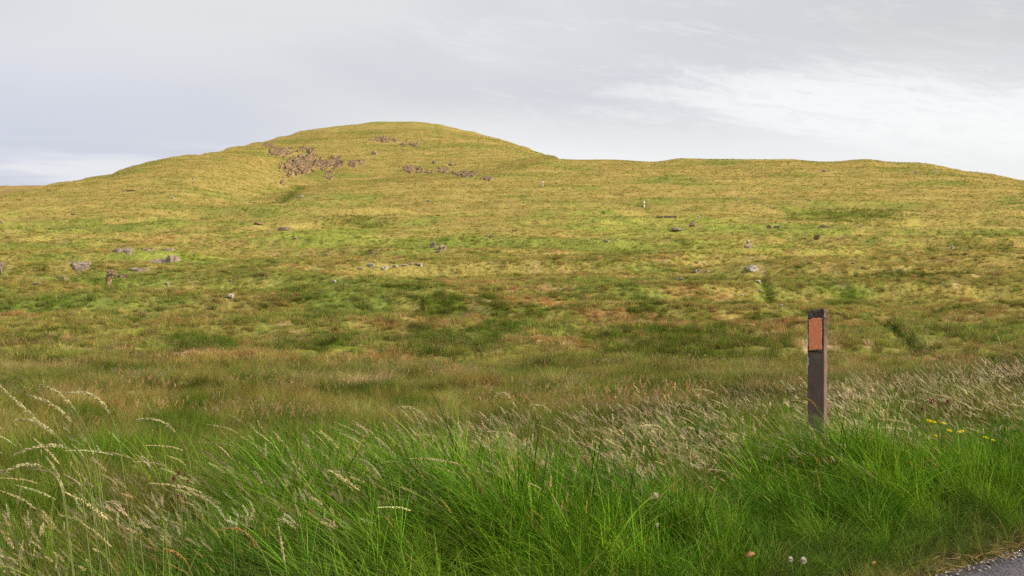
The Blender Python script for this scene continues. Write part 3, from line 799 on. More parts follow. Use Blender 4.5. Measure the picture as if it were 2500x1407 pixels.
def cat_geo(*parts):
    V, Fq, B, n = [], [], [], 0
    for v, f, b in parts:
        V.append(v); Fq.append(f + n); B.append(np.full(len(v), b) if np.isscalar(b) else b); n += len(v)
    return np.concatenate(V), np.concatenate(Fq), np.concatenate(B)
def jitter_tint(c, amt, n): return np.clip(c * (1 + rng.normal(0, amt, (n, 1))) * (1 + rng.normal(0, amt * .35, (n, 3))), .003, .9)

def verge_height(q):
    """Growth along the verge: rank to the left, a hollow flattened by the wind, shorter to the right."""
    return .31 + .07 * sstep(-3.2, -2.0, q) + .12 * np.exp(-((q + 1.8) / .9) ** 2) - .10 * sstep(-.8, .6, q) + .13 * np.exp(-((q - 1.5) / .8) ** 2) - .16 * np.exp(-((q + .45) / .30) ** 2)
def verge_depth(q):
    return 1.35 + .05 * sstep(-3.2, -2, q) + 1.2 * np.exp(-((q + 1.8) / 1.1) ** 2) + .15 * sstep(0, 2, q) + .45 * np.exp(-((q - 1.6) / .6) ** 2)
def in_frame(px, m=180): return (px > -m) & (px < 2500 + m)

def build_verge_grass():
    var = [blades(34, .055, .5, 1.25, .008, .019, lean=(-.36, -.12), lean_var=.36, curl=1.25, seg=6, seed=200 + k, dry=.05) for k in range(6)] + [blades(22, .05, .45, 1.1, .015, .030, lean=(-.42, -.15), lean_var=.42, curl=1.5, seg=7, seed=230 + k, dry=.04) for k in range(2)] + [blades(46, .09, .6, 1.2, .004, .009, lean=(-.30, -.05), lean_var=.5, curl=.9, seg=5, seed=240 + k, dry=.30) for k in range(2)]
    n = 15000
    s = rng.uniform(.30, 4.2, n); q = rng.uniform(-9, 6.5, n)
    x = P0[0] + TV[0] * q + NV[0] * s; y = P0[1] + TV[1] * q + NV[1] * s
    px = CX + F * x / np.maximum(y, .3)
    edge = .50 + .16 * fbm(q * 1.1, q * 0, 2, 81)
    vd = verge_depth(q) + .35 * fbm(q * 1.5, s * 1.5, 2, 87)
    thin = 1 - .93 * sstep(vd - .15, vd + .45, s)
    gap = fbm(x * 2.4 + 5, y * 2.4, 2, 88)
    ok = in_frame(px, 900) & (y > .8) & (s > edge - .25) & (gap > -.13) & (rng.uniform(0, 1, n) < thin) & (np.hypot(x, y) > 2.2)
    x, y, s, q = x[ok], y[ok], s[ok], q[ok]; m = len(x)
    pts = np.stack([x, y, verge_z(x, y)], 1)
    h = verge_height(q) * (.55 + .45 * sstep(.25, .75, s - .22 * fbm(q * 1.1, q * 0, 2, 81))) * rng.uniform(.65, 1.2, m) * (1 + .75 * fbm(x * 2.3, y * 2.3, 2, 82))
    g = sstep(-.3, .3, fbm(x * 1.2, y * 1.2, 3, 83))[:, None]
    c = np.array([.058, .158, .005]) * (1 - g) + np.array([.150, .295, .012]) * g
    lft = (1 - sstep(-4.2, -1.5, q))[:, None]
    c = c * (1 - .4 * lft) + np.array([.15, .21, .045]) * .4 * lft
    scatter("verge_grass", var, pts, rng.normal(0, .55, m), h, rng.integers(0, 10, m), jitter_tint(c, .26, m), M_BLADE)
    o = bpy.data.objects["verge_grass"]
    tag(o, "long rich green grass leaning in the wind along the roadside", "grass", kind='stuff')
build_verge_grass()

def build_short_grass():
    var = [blades(22, .06, .4, 1.4, .007, .016, lean=(-.2, -.2), lean_var=.75, curl=1.1, seg=4, seed=300 + k, dry=.30) for k in range(6)]
    n = 2600
    s = .01 + .62 * rng.uniform(0, 1, n) ** 1.1; q = rng.uniform(-4.0, 5.5, n)
    x = P0[0] + TV[0] * q + NV[0] * s; y = P0[1] + TV[1] * q + NV[1] * s
    ok = in_frame(CX + F * x / np.maximum(y, .3)) & (y > 3); x, y, s, q = x[ok], y[ok], s[ok], q[ok]; m = len(x)
    h = (.055 + .12 * sstep(.0, .5, s)) * rng.uniform(.4, 1.5, m) * (1 + 1.2 * fbm(x * 3.1, y * 3.1, 2, 97))
    d = (sstep(.35, 0, s) * rng.uniform(.2, 1, m))[:, None]
    c = np.array([.095, .165, .018]) * (1 - d) + np.array([.36, .26, .10]) * d
    o = scatter("short_grass", var, np.stack([x, y, verge_z(x, y)], 1), rng.uniform(0, 6.28, m), h, rng.integers(0, 6, m), jitter_tint(c, .32, m), M_BLADE)
    tag(o, "short trodden grass with straw bits beside the road edge", "grass", kind='stuff')
build_short_grass()

def panicle_clump(seed, n, hmin, hmax, plume, head, spread, sp_len, blow=(-.35, -.05), rad_=.16, droop=.22):
    r = np.random.default_rng(seed); parts = []
    for i in range(n):
        a = r.uniform(0, 6.28); b = rad_ * math.sqrt(r.uniform(0, 1)); h = r.uniform(hmin, hmax)
        p = arc(h, h * r.normal(blow[0], .16), h * r.normal(blow[1], .14), r.uniform(.05, droop), 12, (b * math.cos(a), b * math.sin(a), -.03))
        tv, tf = tube(p, .0013, .0008); parts.append((tv, tf, r.uniform(.1, .4)))
        k = max(2, int(12 * (1 - head / h)))
        hp = p[min(k, 9):]
        tq = np.linspace(0, 1, 14)
        hp = np.stack([np.interp(tq, np.linspace(0, 1, len(hp)), hp[:, j]) for j in range(3)], 1)
        sv, sf = spikelets(hp, plume, spread * r.uniform(.7, 1.2), sp_len, sp_len * .42, seed * 50 + i)
        parts.append((sv, sf, r.uniform(.5, 1.0)))
    bl = blades(20, rad_, .14, .36, .003, .006, lean=(-.35, 0), lean_var=.3, seg=4, seed=seed + 7, dry=.15)
    parts.append((bl[0], bl[1], bl[2] * .45))
    return cat_geo(*parts)
def build_seed_grass():
    # soft pinkish plumes, the band behind the green bank
    var = [panicle_clump(400 + k, 5, .5, .92, 120, .12, .016, .0066) for k in range(7)]
    n = 16000
    s = rng.uniform(1.05, 6.5, n); q = rng.uniform(-9, 13, n)
    x = P0[0] + TV[0] * q + NV[0] * s; y = P0[1] + TV[1] * q + NV[1] * s
    px = CX + F * x / np.maximum(y, .3)
    clump = sstep(-.15, .30, fbm(x * 1.3, y * 1.3, 3, 91))
    far_s = 2.5 + 2.2 * sstep(-1.5, 1.0, q)
    pr = sstep(1.0, 1.7, s) * (1 - .97 * sstep(far_s - .9, far_s + .5, s)) * (.05 + .95 * clump) * (1 - .15 * sstep(-.5, 1.0, q))
    ok = in_frame(px, 700) & (y > 2.4) & (rng.uniform(0, 1, n) < pr); x, y, s, q = x[ok], y[ok], s[ok], q[ok]; m = len(x)
    d = np.maximum(y, 11.9); yp = np.interp(-d, -np.exp(_ld)[::1], _ys)
    w = sstep(3.0, 8.5, s)
    zf = CAMZ - (yp - HY) / F * y + relief(x, y)
    z = verge_z(x, y) * (1 - w) + zf * w
    g = rng.uniform(0, 1, (m, 1)); h2 = (rng.uniform(0, 1, (m, 1)) < .25 + .5 * sstep(-.2, .3, fbm(x * .7, y * .7, 2, 92))[:, None]).astype(float)
    c = (np.array([.84, .63, .49]) * (1 - g) + np.array([.80, .72, .46]) * g) * (1 - .35 * h2) + np.array([.40, .46, .20]) * .35 * h2
    o = scatter("seed_grass", var, np.stack([x, y, z], 1), rng.normal(0, .6, m), rng.uniform(.65, 1.1, m) * (.56 + .10 * sstep(-3.4, -2.2, q) - .10 * sstep(-2.0, .8, q) - .08 * sstep(3, 5, s)), rng.integers(0, 7, m), jitter_tint(c, .15, m), M_SEED)
    tag(o, "pale pinkish seed heads of soft grass nodding behind the green bank", "grass", kind='stuff')
    # long feathery stalks blown over in arcs, thickest to the left
    var = [panicle_clump(440 + k, 1, .85, 1.1, 150, .26, .009, .0085, blow=(-.55, -.05), rad_=.03, droop=.34) for k in range(9)]
    n = 330
    s = rng.uniform(.9, 3.4, n); q = rng.uniform(-6.5, 6, n)
    x = P0[0] + TV[0] * q + NV[0] * s; y = P0[1] + TV[1] * q + NV[1] * s
    ok = in_frame(CX + F * x / np.maximum(y, .3), 150) & (y > 3.4) & (rng.uniform(0, 1, n) < .45 + .55 * sstep(-1.5, -3.5, q)); x, y, q, s = x[ok], y[ok], q[ok], s[ok]; m = len(x)
    c = np.where(rng.uniform(0, 1, (m, 1)) < .5, np.array([[.80, .74, .46]]), np.array([[.82, .68, .48]]))
    o = scatter("feather_grass", var, np.stack([x, y, verge_z(x, y)], 1), rng.normal(0, .35, m), rng.uniform(.75, 1.05, m) * (.70 - .10 * sstep(-2.5, 0, q) + .06 * sstep(-2.8, -4.0, q)), rng.integers(0, 9, m), jitter_tint(c, .12, m), M_SEED)
    tag(o, "long feathery stalks blown over in arcs along the top of the bank", "grass", kind='stuff')
    # thin tan spikes standing in the green bank
    var = [panicle_clump(460 + k, 2, .75, 1.1, 90, .085, .0065, .008, blow=(-.22, -.05), rad_=.1, droop=.15) for k in range(5)]
    n = 620
    s = rng.uniform(.6, 2.6, n); q = rng.uniform(-6, 5, n)
    x = P0[0] + TV[0] * q + NV[0] * s; y = P0[1] + TV[1] * q + NV[1] * s
    ok = in_frame(CX + F * x / np.maximum(y, .3), 100) & (y > 3.2); x, y, q = x[ok], y[ok], q[ok]; m = len(x)
    c = np.where(rng.uniform(0, 1, (m, 1)) < .5, np.array([[.66, .44, .16]]), np.array([[.58, .50, .22]]))
    o = scatter("spike_grass", var, np.stack([x, y, verge_z(x, y)], 1), rng.normal(0, .7, m), rng.uniform(.75, 1.05, m) * (verge_height(q) + .10), rng.integers(0, 5, m), jitter_tint(c, .2, m), M_SEED)
    tag(o, "thin tan flower spikes rising out of the green bank", "grass", kind='stuff')
build_seed_grass()

def build_moor_grass():
    """Tussocks over the whole field and hill, coarser with distance."""
    def ys_of(x, y):
        u = CX + F * x / y
        lo = skyline(u) + .3; hi = np.full_like(u, 1159.)
        for _ in range(26):
            mid = .5 * (lo + hi); d = depth(u, mid); far = d > y
            lo = np.where(far, mid, lo); hi = np.where(far, hi, mid)
        return u, .5 * (lo + hi)
    def band(d0, d1, n, name, var, h0, h1, label, bright=1.15, f0=0., f1=0.):
        d = np.sqrt(rng.uniform(d0 ** 2, d1 ** 2, n)); k = rng.uniform(-.50, .50, n)
        x = k * d; y = d
        u, yp = ys_of(x, y)
        ok = (y < depth(u, skyline(u) + .5) * .998) & (road_s(x, y) > 4.0) & (rng.uniform(0, 1, n) < (sstep(d0, d0 + f0 + .01, d) * (1 - sstep(d1 - f1 - .01, d1, d)))); x, y, u, yp = x[ok], y[ok], u[ok], yp[ok]
        keep = np.ones(len(x), bool); order = np.argsort(y); ysr = y[order]
        for ex, ey, er, front in EXCL:      # no turf on bare stone, and it is grazed short just below it
            a, b = np.searchsorted(ysr, (ey - front, ey + er)); w_ = order[a:b]
            keep[w_[np.abs(x[w_] - ex) < er]] = False
        x, y, u, yp = x[keep], y[keep], u[keep], yp[keep]
        zf = CAMZ - (yp - HY) / F * y + relief(x, y)
        w = sstep(3.0, 8.5, road_s(x, y)); z = verge_z(x, y) * (1 - w) + zf * w
        m = len(x)
        c = veg(x, y, u, yp) * bright
        rr = rng.uniform(0, 1, m)
        for a, b, col in ((0, .10, GREEN), (.10, .20, GOLD), (.20, .27, BROWN), (.27, .33, BRIGHT), (.33, .38, RUSH)):
            sl = (rr >= a) & (rr < b); c[sl] = c[sl] * .55 + col[None] * .45 * c[sl].sum(1, keepdims=True) / max(col.sum(), .2)
        c = jitter_tint(c, .20 - .08 * (d0 > 90), m)
        hh = rng.uniform(h0, h1, m) * np.maximum(.55, 1 + 1.1 * fbm(x / 1.6, y / 1.3, 2, 171))
        o = scatter(name, var, np.stack([x, y, z], 1), rng.uniform(0, 6.28, m), hh, rng.integers(0, len(var), m), c, M_TUFT)
        tag(o, label, "grass", kind='stuff')
        return x, y, z, u, yp
    near = [blades(60, .20, .55, 1.1, .007, .014, lean=(-.25, 0), lean_var=.40, curl=.9, seg=3, seed=500 + k, dry=.07) for k in range(6)]
    mid = [blades(56, .60, .5, 1.1, .030, .065, lean=(-.2, 0), lean_var=.5, curl=.8, seg=2, seed=520 + k, dry=.05) for k in range(6)]
    far = [blades(36, .85, .5, 1.1, .09, .20, lean=(-.2, 0), lean_var=.6, curl=.8, seg=2, seed=540 + k, dry=.05) for k in range(6)]
    band(11.0, 48.0, 44000, "meadow_grass", near, .22, .40, "tussocky olive and brown grass of the field beyond the verge", 1.2, 0, 14)
    band(34.0, 230.0, 150000, "moor_grass", mid, .20, .36, "rough patchy moor grass across the middle of the slope", 1.36, 14, 130)
    band(80.0, 640.0, 205000, "hill_grass", far, .13, .25, "golden green hill grass up to the skyline", 1.20, 120, 0)
    # rough grass on the back of the bank, down to the field
    n = 22000
    s = rng.uniform(1.7, 12, n); q = rng.uniform(-13, 13, n)
    x = P0[0] + TV[0] * q + NV[0] * s; y = P0[1] + TV[1] * q + NV[1] * s
    ok = in_frame(CX + F * x / np.maximum(y, .3), 1500) & (y > 2.5) & (y < 15) & (rng.uniform(0, 1, n) < np.where(s > 4.0, np.where(y > 11.5, .25, 1.0), .6)); x, y, s = x[ok], y[ok], s[ok]; m = len(x)
    yp = np.interp(-np.maximum(y, 11.9), -np.exp(_ld), _ys); w = sstep(3.0, 8.5, s)
    z = verge_z(x, y) * (1 - w) + (CAMZ - (yp - HY) / F * y + relief(x, y)) * w
    g = sstep(-.25, .25, fbm(x * .8, y * .8, 3, 161))[:, None]
    c = np.array([.105, .20, .014]) * (1 - g) + np.array([.20, .20, .045]) * g
    o = scatter("bank_grass", near, np.stack([x, y, z], 1), rng.uniform(0, 6.28, m), rng.uniform(.18, .36, m) * np.maximum(.5, 1 + fbm(x * 1.1, y * 1.1, 2, 162)), rng.integers(0, 6, m), jitter_tint(c, .2, m), M_TUFT)
    tag(o, "rough mixed grass on the back of the bank dropping to the field", "grass", kind='stuff')
    # orange-brown heads over the near field
    var = [panicle_clump(580 + k, 7, .38, .62, 16, .10, .012, .016, blow=(-.15, 0), rad_=.3, droop=.1) for k in range(5)]
    n = 10000
    d = np.sqrt(rng.uniform(12.5 ** 2, 60 ** 2, n)); k = rng.uniform(-.38, .38, n); x = k * d; y = d; u, yp = ys_of(x, y)
    pr = sstep(-.15, .35, fbm(x / 4.2, y / 3.2, 3, 182)) * (1 - .4 * sstep(20, 50, d))
    ok = (rng.uniform(0, 1, n) < pr) & (road_s(x, y) > 5.0); x, y, u, yp = x[ok], y[ok], u[ok], yp[ok]; m = len(x)
    w = sstep(3.0, 8.5, road_s(x, y)); z = verge_z(x, y) * (1 - w) + (CAMZ - (yp - HY) / F * y + relief(x, y)) * w
    c = np.where(rng.uniform(0, 1, (m, 1)) < .6, np.array([[.50, .29, .14]]), np.array([[.56, .42, .25]]))
    o = scatter("brown_bent", var, np.stack([x, y, z], 1), rng.uniform(0, 6.28, m), rng.uniform(.7, 1.05, m), rng.integers(0, 5, m), jitter_tint(c, .2, m), M_SEED)
    tag(o, "haze of russet bent grass heads over the near field", "grass", kind='stuff')
build_moor_grass()
def build_rushes():
    var = [blades(60, .35, .7, 1.1, .010, .020, lean=(-.12, 0), lean_var=.22, curl=.3, seg=2, seed=640 + k, dry=.06) for k in range(5)]
    us, ys_ = [], []
    for px, py, w, h, k, pal in PATCH:
        if pal != 2: continue
        n = int(30 * k + w * h * .16)
        a = rng.uniform(0, 2 * math.pi, n); r = np.sqrt(rng.uniform(0, 1, n)) * 1.15
        us.append(px + w * r * np.cos(a)); ys_.append(py + h * r * np.sin(a))
    u = np.concatenate(us); yp = np.concatenate(ys_); p = ground_xyz(u, yp)
    ok = fbm(p[:, 0] / 2.6, p[:, 1] / 3.0, 3, 191) > -.04; p = p[ok]; m = len(p)
    c = jitter_tint(np.tile(np.array([[.085, .135, .014]]), (m, 1)), .22, m)
    sc = rng.uniform(.30, .62, m) * (.75 + .25 * sstep(30, 90, p[:, 1]))
    o = scatter("rush", var, p, rng.uniform(0, 6.28, m), sc, rng.integers(0, 5, m), c, M_TUFT)
    tag(o, "dark green rush tufts in damp patches of the slope", "rushes", kind='stuff')
build_rushes()
# white marker posts far up the slope
M_WHITE = flat_mat("white_paint", (.62, .61, .58), .6, .06, 6)
M_WORN = flat_mat("worn_paint", (.34, .27, .22), .8, .3, 6)
def box(x0, x1, y0, y1, z0, z1, taper=0.0):
    t = taper
    v = np.array([[x0, y0, z0], [x1, y0, z0], [x1, y1, z0], [x0, y1, z0], [x0 + t, y0 + t, z1], [x1 - t, y0 + t, z1], [x1 - t, y1 - t, z1], [x0 + t, y1 - t, z1]])
    f = np.array([[0, 2, 1], [0, 3, 2], [4, 5, 6], [4, 6, 7], [0, 1, 5], [0, 5, 4], [1, 2, 6], [1, 6, 5], [2, 3, 7], [2, 7, 6], [3, 0, 4], [3, 4, 7]])
    return v, f
for x, y, hp, wp, lab in ((1572, 511, 14, 3.6, "white marker post on the bright green slope above the peat overhang"), (1325, 456, 13, 3.0, "smaller white marker post higher up near the foot of the hill"), (1627, 486, 8, 2.2, "faint grey marker post beyond and right of the white one")):
    p = G(x, y); k = p.y / F; e = bpy.data.objects.new("marker_post", None); COL.objects.link(e); e.location = p
    tag(e, lab, "marker post", "marker posts on the slope")
    w, h = wp * k * .5, hp * k
    mats = (M_WHITE, M_WORN) if wp > 2.5 else (M_WORN, M_WORN)
    for nm, z0, z1, m, tp in (("shaft", -.25, h * .34, mats[0], 0), ("band", h * .34, h * .48, mats[1], 0), ("upper_shaft", h * .48, h * .93, mats[0], 0), ("cap", h * .93, h, mats[0], w * .7)):
        v, f = box(-w, w, -w, w, z0, z1, tp); link(nm, mesh_np(nm, v, f), m, e)

# ------------------------------------------------------------------ the roadside post
def post_mat():
    m, N, L = new_mat("brown_plastic")
    b = N["Principled BSDF"]; tc = N.new("ShaderNodeTexCoord"); o = tc.outputs["Object"]
    n1 = n_noise(N, L, o, 240, 3, .7); n2 = n_noise(N, L, o, 14, 5, .65); n3 = n_noise(N, L, o, 38, 4, .7)
    mp = N.new("ShaderNodeMapping"); mp.inputs["Scale"].default_value = (1, 1, .10); L.new(o, mp.inputs[0]); n4 = n_noise(N, L, mp.outputs[0], 60, 4, .6)
    col = n_mix(N, L, n_ramp(N, L, n2, .3, .7), (.112, .068, .056), (.190, .126, .108))
    col = n_mix(N, L, n_ramp(N, L, n1, .40, .62, 0, .45), col, (.21, .15, .125))
    col = n_mix(N, L, n_ramp(N, L, n4, .55, .75, 0, .5), col, (.07, .045, .04))
    sp = N.new("ShaderNodeSeparateXYZ"); L.new(o, sp.inputs[0])
    top = N.new("ShaderNodeMath"); top.operation = 'MULTIPLY'; L.new(n_ramp(N, L, sp.outputs[2], .93, 1.08), top.inputs[0]); L.new(n_ramp(N, L, n3, .42, .56), top.inputs[1])
    col = n_mix(N, L, top.outputs[0], col, (.03, .024, .018))              # lichen and grime round the top
    wt = N.new("ShaderNodeMath"); wt.operation = 'MULTIPLY'; L.new(n_ramp(N, L, sp.outputs[2], .98, 1.09), wt.inputs[0]); L.new(n_ramp(N, L, n3, .60, .68), wt.inputs[1])
    col = n_mix(N, L, wt.outputs[0], col, (.42, .38, .33))
    L.new(col, b.inputs["Base Color"]); b.inputs["Roughness"].default_value = .75; b.inputs["Specular IOR Level"].default_value = .25
    bp = N.new("ShaderNodeBump"); bp.inputs["Strength"].default_value = .5; bp.inputs["Distance"].default_value = .004; L.new(n1, bp.inputs["Height"]); L.new(bp.outputs[0], b.inputs["Normal"])
    return m
def panel_mat():
    m, N, L = new_mat("faded_orange_reflector")
    b = N["Principled BSDF"]; tc = N.new("ShaderNodeTexCoord"); o = tc.outputs["Object"]
    n1 = n_noise(N, L, o, 45, 5, .7); n2 = n_noise(N, L, o, 130, 4, .7); n3 = n_noise(N, L, o, 18, 4, .6)
    col = n_mix(N, L, n_ramp(N, L, n1, .3, .7), (1.0, .255, .105), (1.0, .360, .190))
    col = n_mix(N, L, n_ramp(N, L, n2, .62, .70, 0, .8), col, (.24, .055, .025))
    sp = N.new("ShaderNodeSeparateXYZ"); L.new(o, sp.inputs[0])
    ad = N.new("ShaderNodeMath"); ad.operation = 'MULTIPLY_ADD'; L.new(n3, ad.inputs[0]); ad.inputs[1].default_value = .09; L.new(sp.outputs[2], ad.inputs[2])
    col = n_mix(N, L, n_ramp(N, L, ad.outputs[0], .855, .815), col, (.20, .16, .05))    # algae along the lower edge
    col = n_mix(N, L, n_ramp(N, L, n1, .68, .73, 0, .8), col, (.80, .70, .62))
    L.new(col, b.inputs["Base Color"]); b.inputs["Roughness"].default_value = .55
    return m
def build_post():
    PX, S = 1995, 1.92
    x, y = verge_point(PX, S)
    k = y / F
    zt = CAMZ - (757 - HY) * k; z0 = float(verge_z(np.array([x]), np.array([y]))[0])
    e = bpy.data.objects.new("roadside_post", None); COL.objects.link(e); e.location = (x, y, z0); e.rotation_euler = (rad(.4), rad(.25), rad(-31))
    tag(e, "flat brown roadside marker post with faded orange reflector, standing in seeding grass", "post")
    H = zt - z0 + .004; W, T = .061, .034          # half sizes
    # board with rounded edges and a sloping worn top
    g = 8; r = .005
    prof = []
    for cxs, cys, a0 in ((W - r, -T + r, -90), (W - r, T - r, 0), (-W + r, T - r, 90), (-W + r, -T + r, 180)):
        for i in range(4):
            a = rad(a0 + 30 * i); prof.append((cxs + r * math.cos(a), cys + r * math.sin(a)))
    prof = np.array(prof); n = len(prof); rings = []
    for z in np.linspace(-.3, 1, 26):
        zz = H * z if z > 0 else z
        ring = np.column_stack([prof * (1 + .004 * math.sin(z * 40)), np.full(n, zz)])
        rings.append(ring)
    top = rings[-1]
    top[:, 2] = H - .030 * np.clip((.012 - top[:, 0]) / .074, 0, 1) - .020 * np.clip((top[:, 1] + .0) / T, -1, 1) * .5 - .006 * np.clip((top[:, 0] - .03) / .03, 0, 1)
    top[:, 2] += .003 * np.sin(np.arange(n) * 2.7)
    inner = top.copy(); inner[:, :2] *= .84; inner[:, 2] += .004
    rings.append(inner)
    V = np.concatenate(rings + [inner.mean(0)[None]]); f = []
    m = len(rings)
    for i in range(m - 1):
        for j in range(n):
            a, b = i * n + j, i * n + (j + 1) % n; f += [[a, b, b + n], [a, b + n, a + n]]
    for j in range(n): f.append([(m - 1) * n + j, (m - 1) * n + (j + 1) % n, m * n])
    link("board", mesh_np("board", V, np.array(f)), post_mat(), e)
    # reflector plate, slightly proud, with chipped edges
    zb, ztp = H - (857 - 757) * k, H - (779 - 757) * k
    xs = np.linspace(-.050, .046, 15); zs = np.linspace(zb, ztp, 31); r = np.random.default_rng(3)
    P = np.zeros((31, 15, 3)); P[..., 0] = xs[None]; P[..., 2] = zs[:, None] + .010 * (xs[None] + .05) / .1
    P[..., 1] = -T - .004 + .0006 * r.normal(0, 1, (31, 15))
    P[0, :, 2] += r.uniform(-.003, .004, 15); P[-1, :, 2] += r.uniform(-.006, .004, 15); P[:, 0, 0] += r.uniform(-.002, .003, 31); P[:, -1, 0] += r.uniform(-.002, .002, 31)
    P[-3:, :3, 2] -= .006
    front = P.reshape(-1, 3); bk = front.copy(); bk[:, 1] = -T + .002; f = []
    N_ = 31 * 15
    for i in range(30):
        for j in range(14):
            a = i * 15 + j; f += [[a, a + 1, a + 16], [a, a + 16, a + 15]]
    loop = [j for j in range(15)] + [i * 15 + 14 for i in range(1, 31)] + [30 * 15 + j for j in range(13, -1, -1)] + [i * 15 for i in range(29, 0, -1)]
    for a, b in zip(loop, loop[1:] + loop[:1]): f += [[b, a, a + N_], [b, a + N_, b + N_]]
    link("reflector", mesh_np("reflector", np.concatenate([front, bk]), np.array(f)), panel_mat(), e)
    # dark strips standing in for the shadow lines round the plate, and flaked white paint down the left edge
    g = Geo(); M_PLATE_SHADOW = flat_mat("dark_plate_shadow", (.030, .022, .016), .8, .3, 60)
    for x0, x1, z0_, z1 in ((-.054, -.0505, zb - .004, ztp - .01), (.0465, .052, zb + .006, ztp + .012), (-.052, .050, zb - .010, zb - .001)):
        v, ff = box(x0, x1, -T - .003, -T + .001, z0_, z1); g.add(v, ff)
    link("plate_shadow", g.mesh("plate_shadow"), M_PLATE_SHADOW, e)
    # white paint still clinging down the left edge: one ragged strip
    nz = 60; zz_ = np.linspace(H - .46, H - .17, nz); wd = .0030 + .0045 * np.clip(fbm(zz_ * 26, zz_ * 0, 3, 61) + .25, 0, 1); fr = np.clip(fbm(zz_ * 14, zz_ * 0, 2, 62) + .1, 0, 1); wd *= fr > .02
    wd = np.maximum(wd, .0006)
    P = np.stack([np.stack([np.full(nz, -W - .0009), np.full(nz, -T + .012), zz_], 1), np.stack([np.full(nz, -W - .0009), np.full(nz, -T + .003), zz_], 1), np.stack([-W + .0022 + 0 * wd, np.full(nz, -T - .0011), zz_], 1), np.stack([-W + .0022 + wd * 1.6, np.full(nz, -T - .0011), zz_], 1)], 1).reshape(-1, 3)
    f = []
    for i in range(nz - 1):
        for j in range(1, 3): a = i * 4 + j; f += [[a, a + 1, a + 5], [a, a + 5, a + 4]]
    link("paint_flakes", mesh_np("paint_flakes", P, np.array(f)), flat_mat("old_white_paint", (.66, .62, .58), .8, .2, 80), e)
build_post()

# ------------------------------------------------------------------ single plants one can point at
def plain_grass_mat(name, col, trans=.3):
    return flat_mat(name, col, .8, .25, 60, trans)
M_STEM = plain_grass_mat("stalk_stem", (.26, .30, .10)); M_STEMTAN = plain_grass_mat("dry_stalk", (.34, .23, .08))
M_HEADP = plain_grass_mat("pale_seed_head", (.72, .66, .38), .45); M_HEADT = plain_grass_mat("tan_seed_head", (.58, .37, .12), .4)
M_HEADPK = plain_grass_mat("pink_seed_head", (.56, .42, .30), .45); M_HEADG = plain_grass_mat("green_seed_head", (.30, .36, .07), .4)
STALK = "single tall grass stalks with seed heads"
def smooth_path(p, n=30):
    p = np.asarray(p, float); d = np.r_[0, np.cumsum(np.linalg.norm(np.diff(p, axis=0), axis=1))]; t = np.linspace(0, d[-1], n)
    q = np.stack([np.interp(t, d, p[:, j]) for j in range(p.shape[1])], 1)
    for _ in range(6): q[1:-1] = .25 * q[:-2] + .5 * q[1:-1] + .25 * q[2:]
    return q
def stalk(pts, s, head, spread, ln, mh, ms, lab, seed, nsp=110):
    """pts: the stalk in the photograph, tip first, root last; s: how far into the verge it stands; head: share of it in seed."""
    x0, y0 = verge_point(pts[-1][0], s)
    r = np.random.default_rng(seed); n = len(pts)
    yaw = r.uniform(-.25, .25); P = []
    for px, py in pts:
        y = y0 + (px - pts[-1][0]) / F * y0 * yaw
        P.append(((px - CX) / F * y, y, CAMZ - (py - HY) / F * y))
    z0 = float(verge_z(np.array([x0]), np.array([y0]))[0]) - .02
    if P[-1][2] > z0 + .02: P.append((P[-1][0] + (P[-1][2] - z0) * .12, y0, z0))
    p = smooth_path(P[::-1], 36)
    base = p[0].copy(); q = p - base
    e = bpy.data.objects.new("grass_stalk", None); COL.objects.link(e); e.location = base
    tag(e, lab, "grass stalk", STALK)
    v, f = tube(q, .0020, .0010, 5); link("stem", mesh_np("stem", v, f), ms, e)
    L_ = np.r_[0, np.cumsum(np.linalg.norm(np.diff(q, axis=0), axis=1))]
    hp = q[L_ > L_[-1] - head]
    if len(hp) < 3: hp = q[-4:]
    v, f = spikelets(hp, nsp, spread, ln, ln * .42, seed + 5, up=.8); link("seed_head", mesh_np("seed_head", v, f), mh, e)
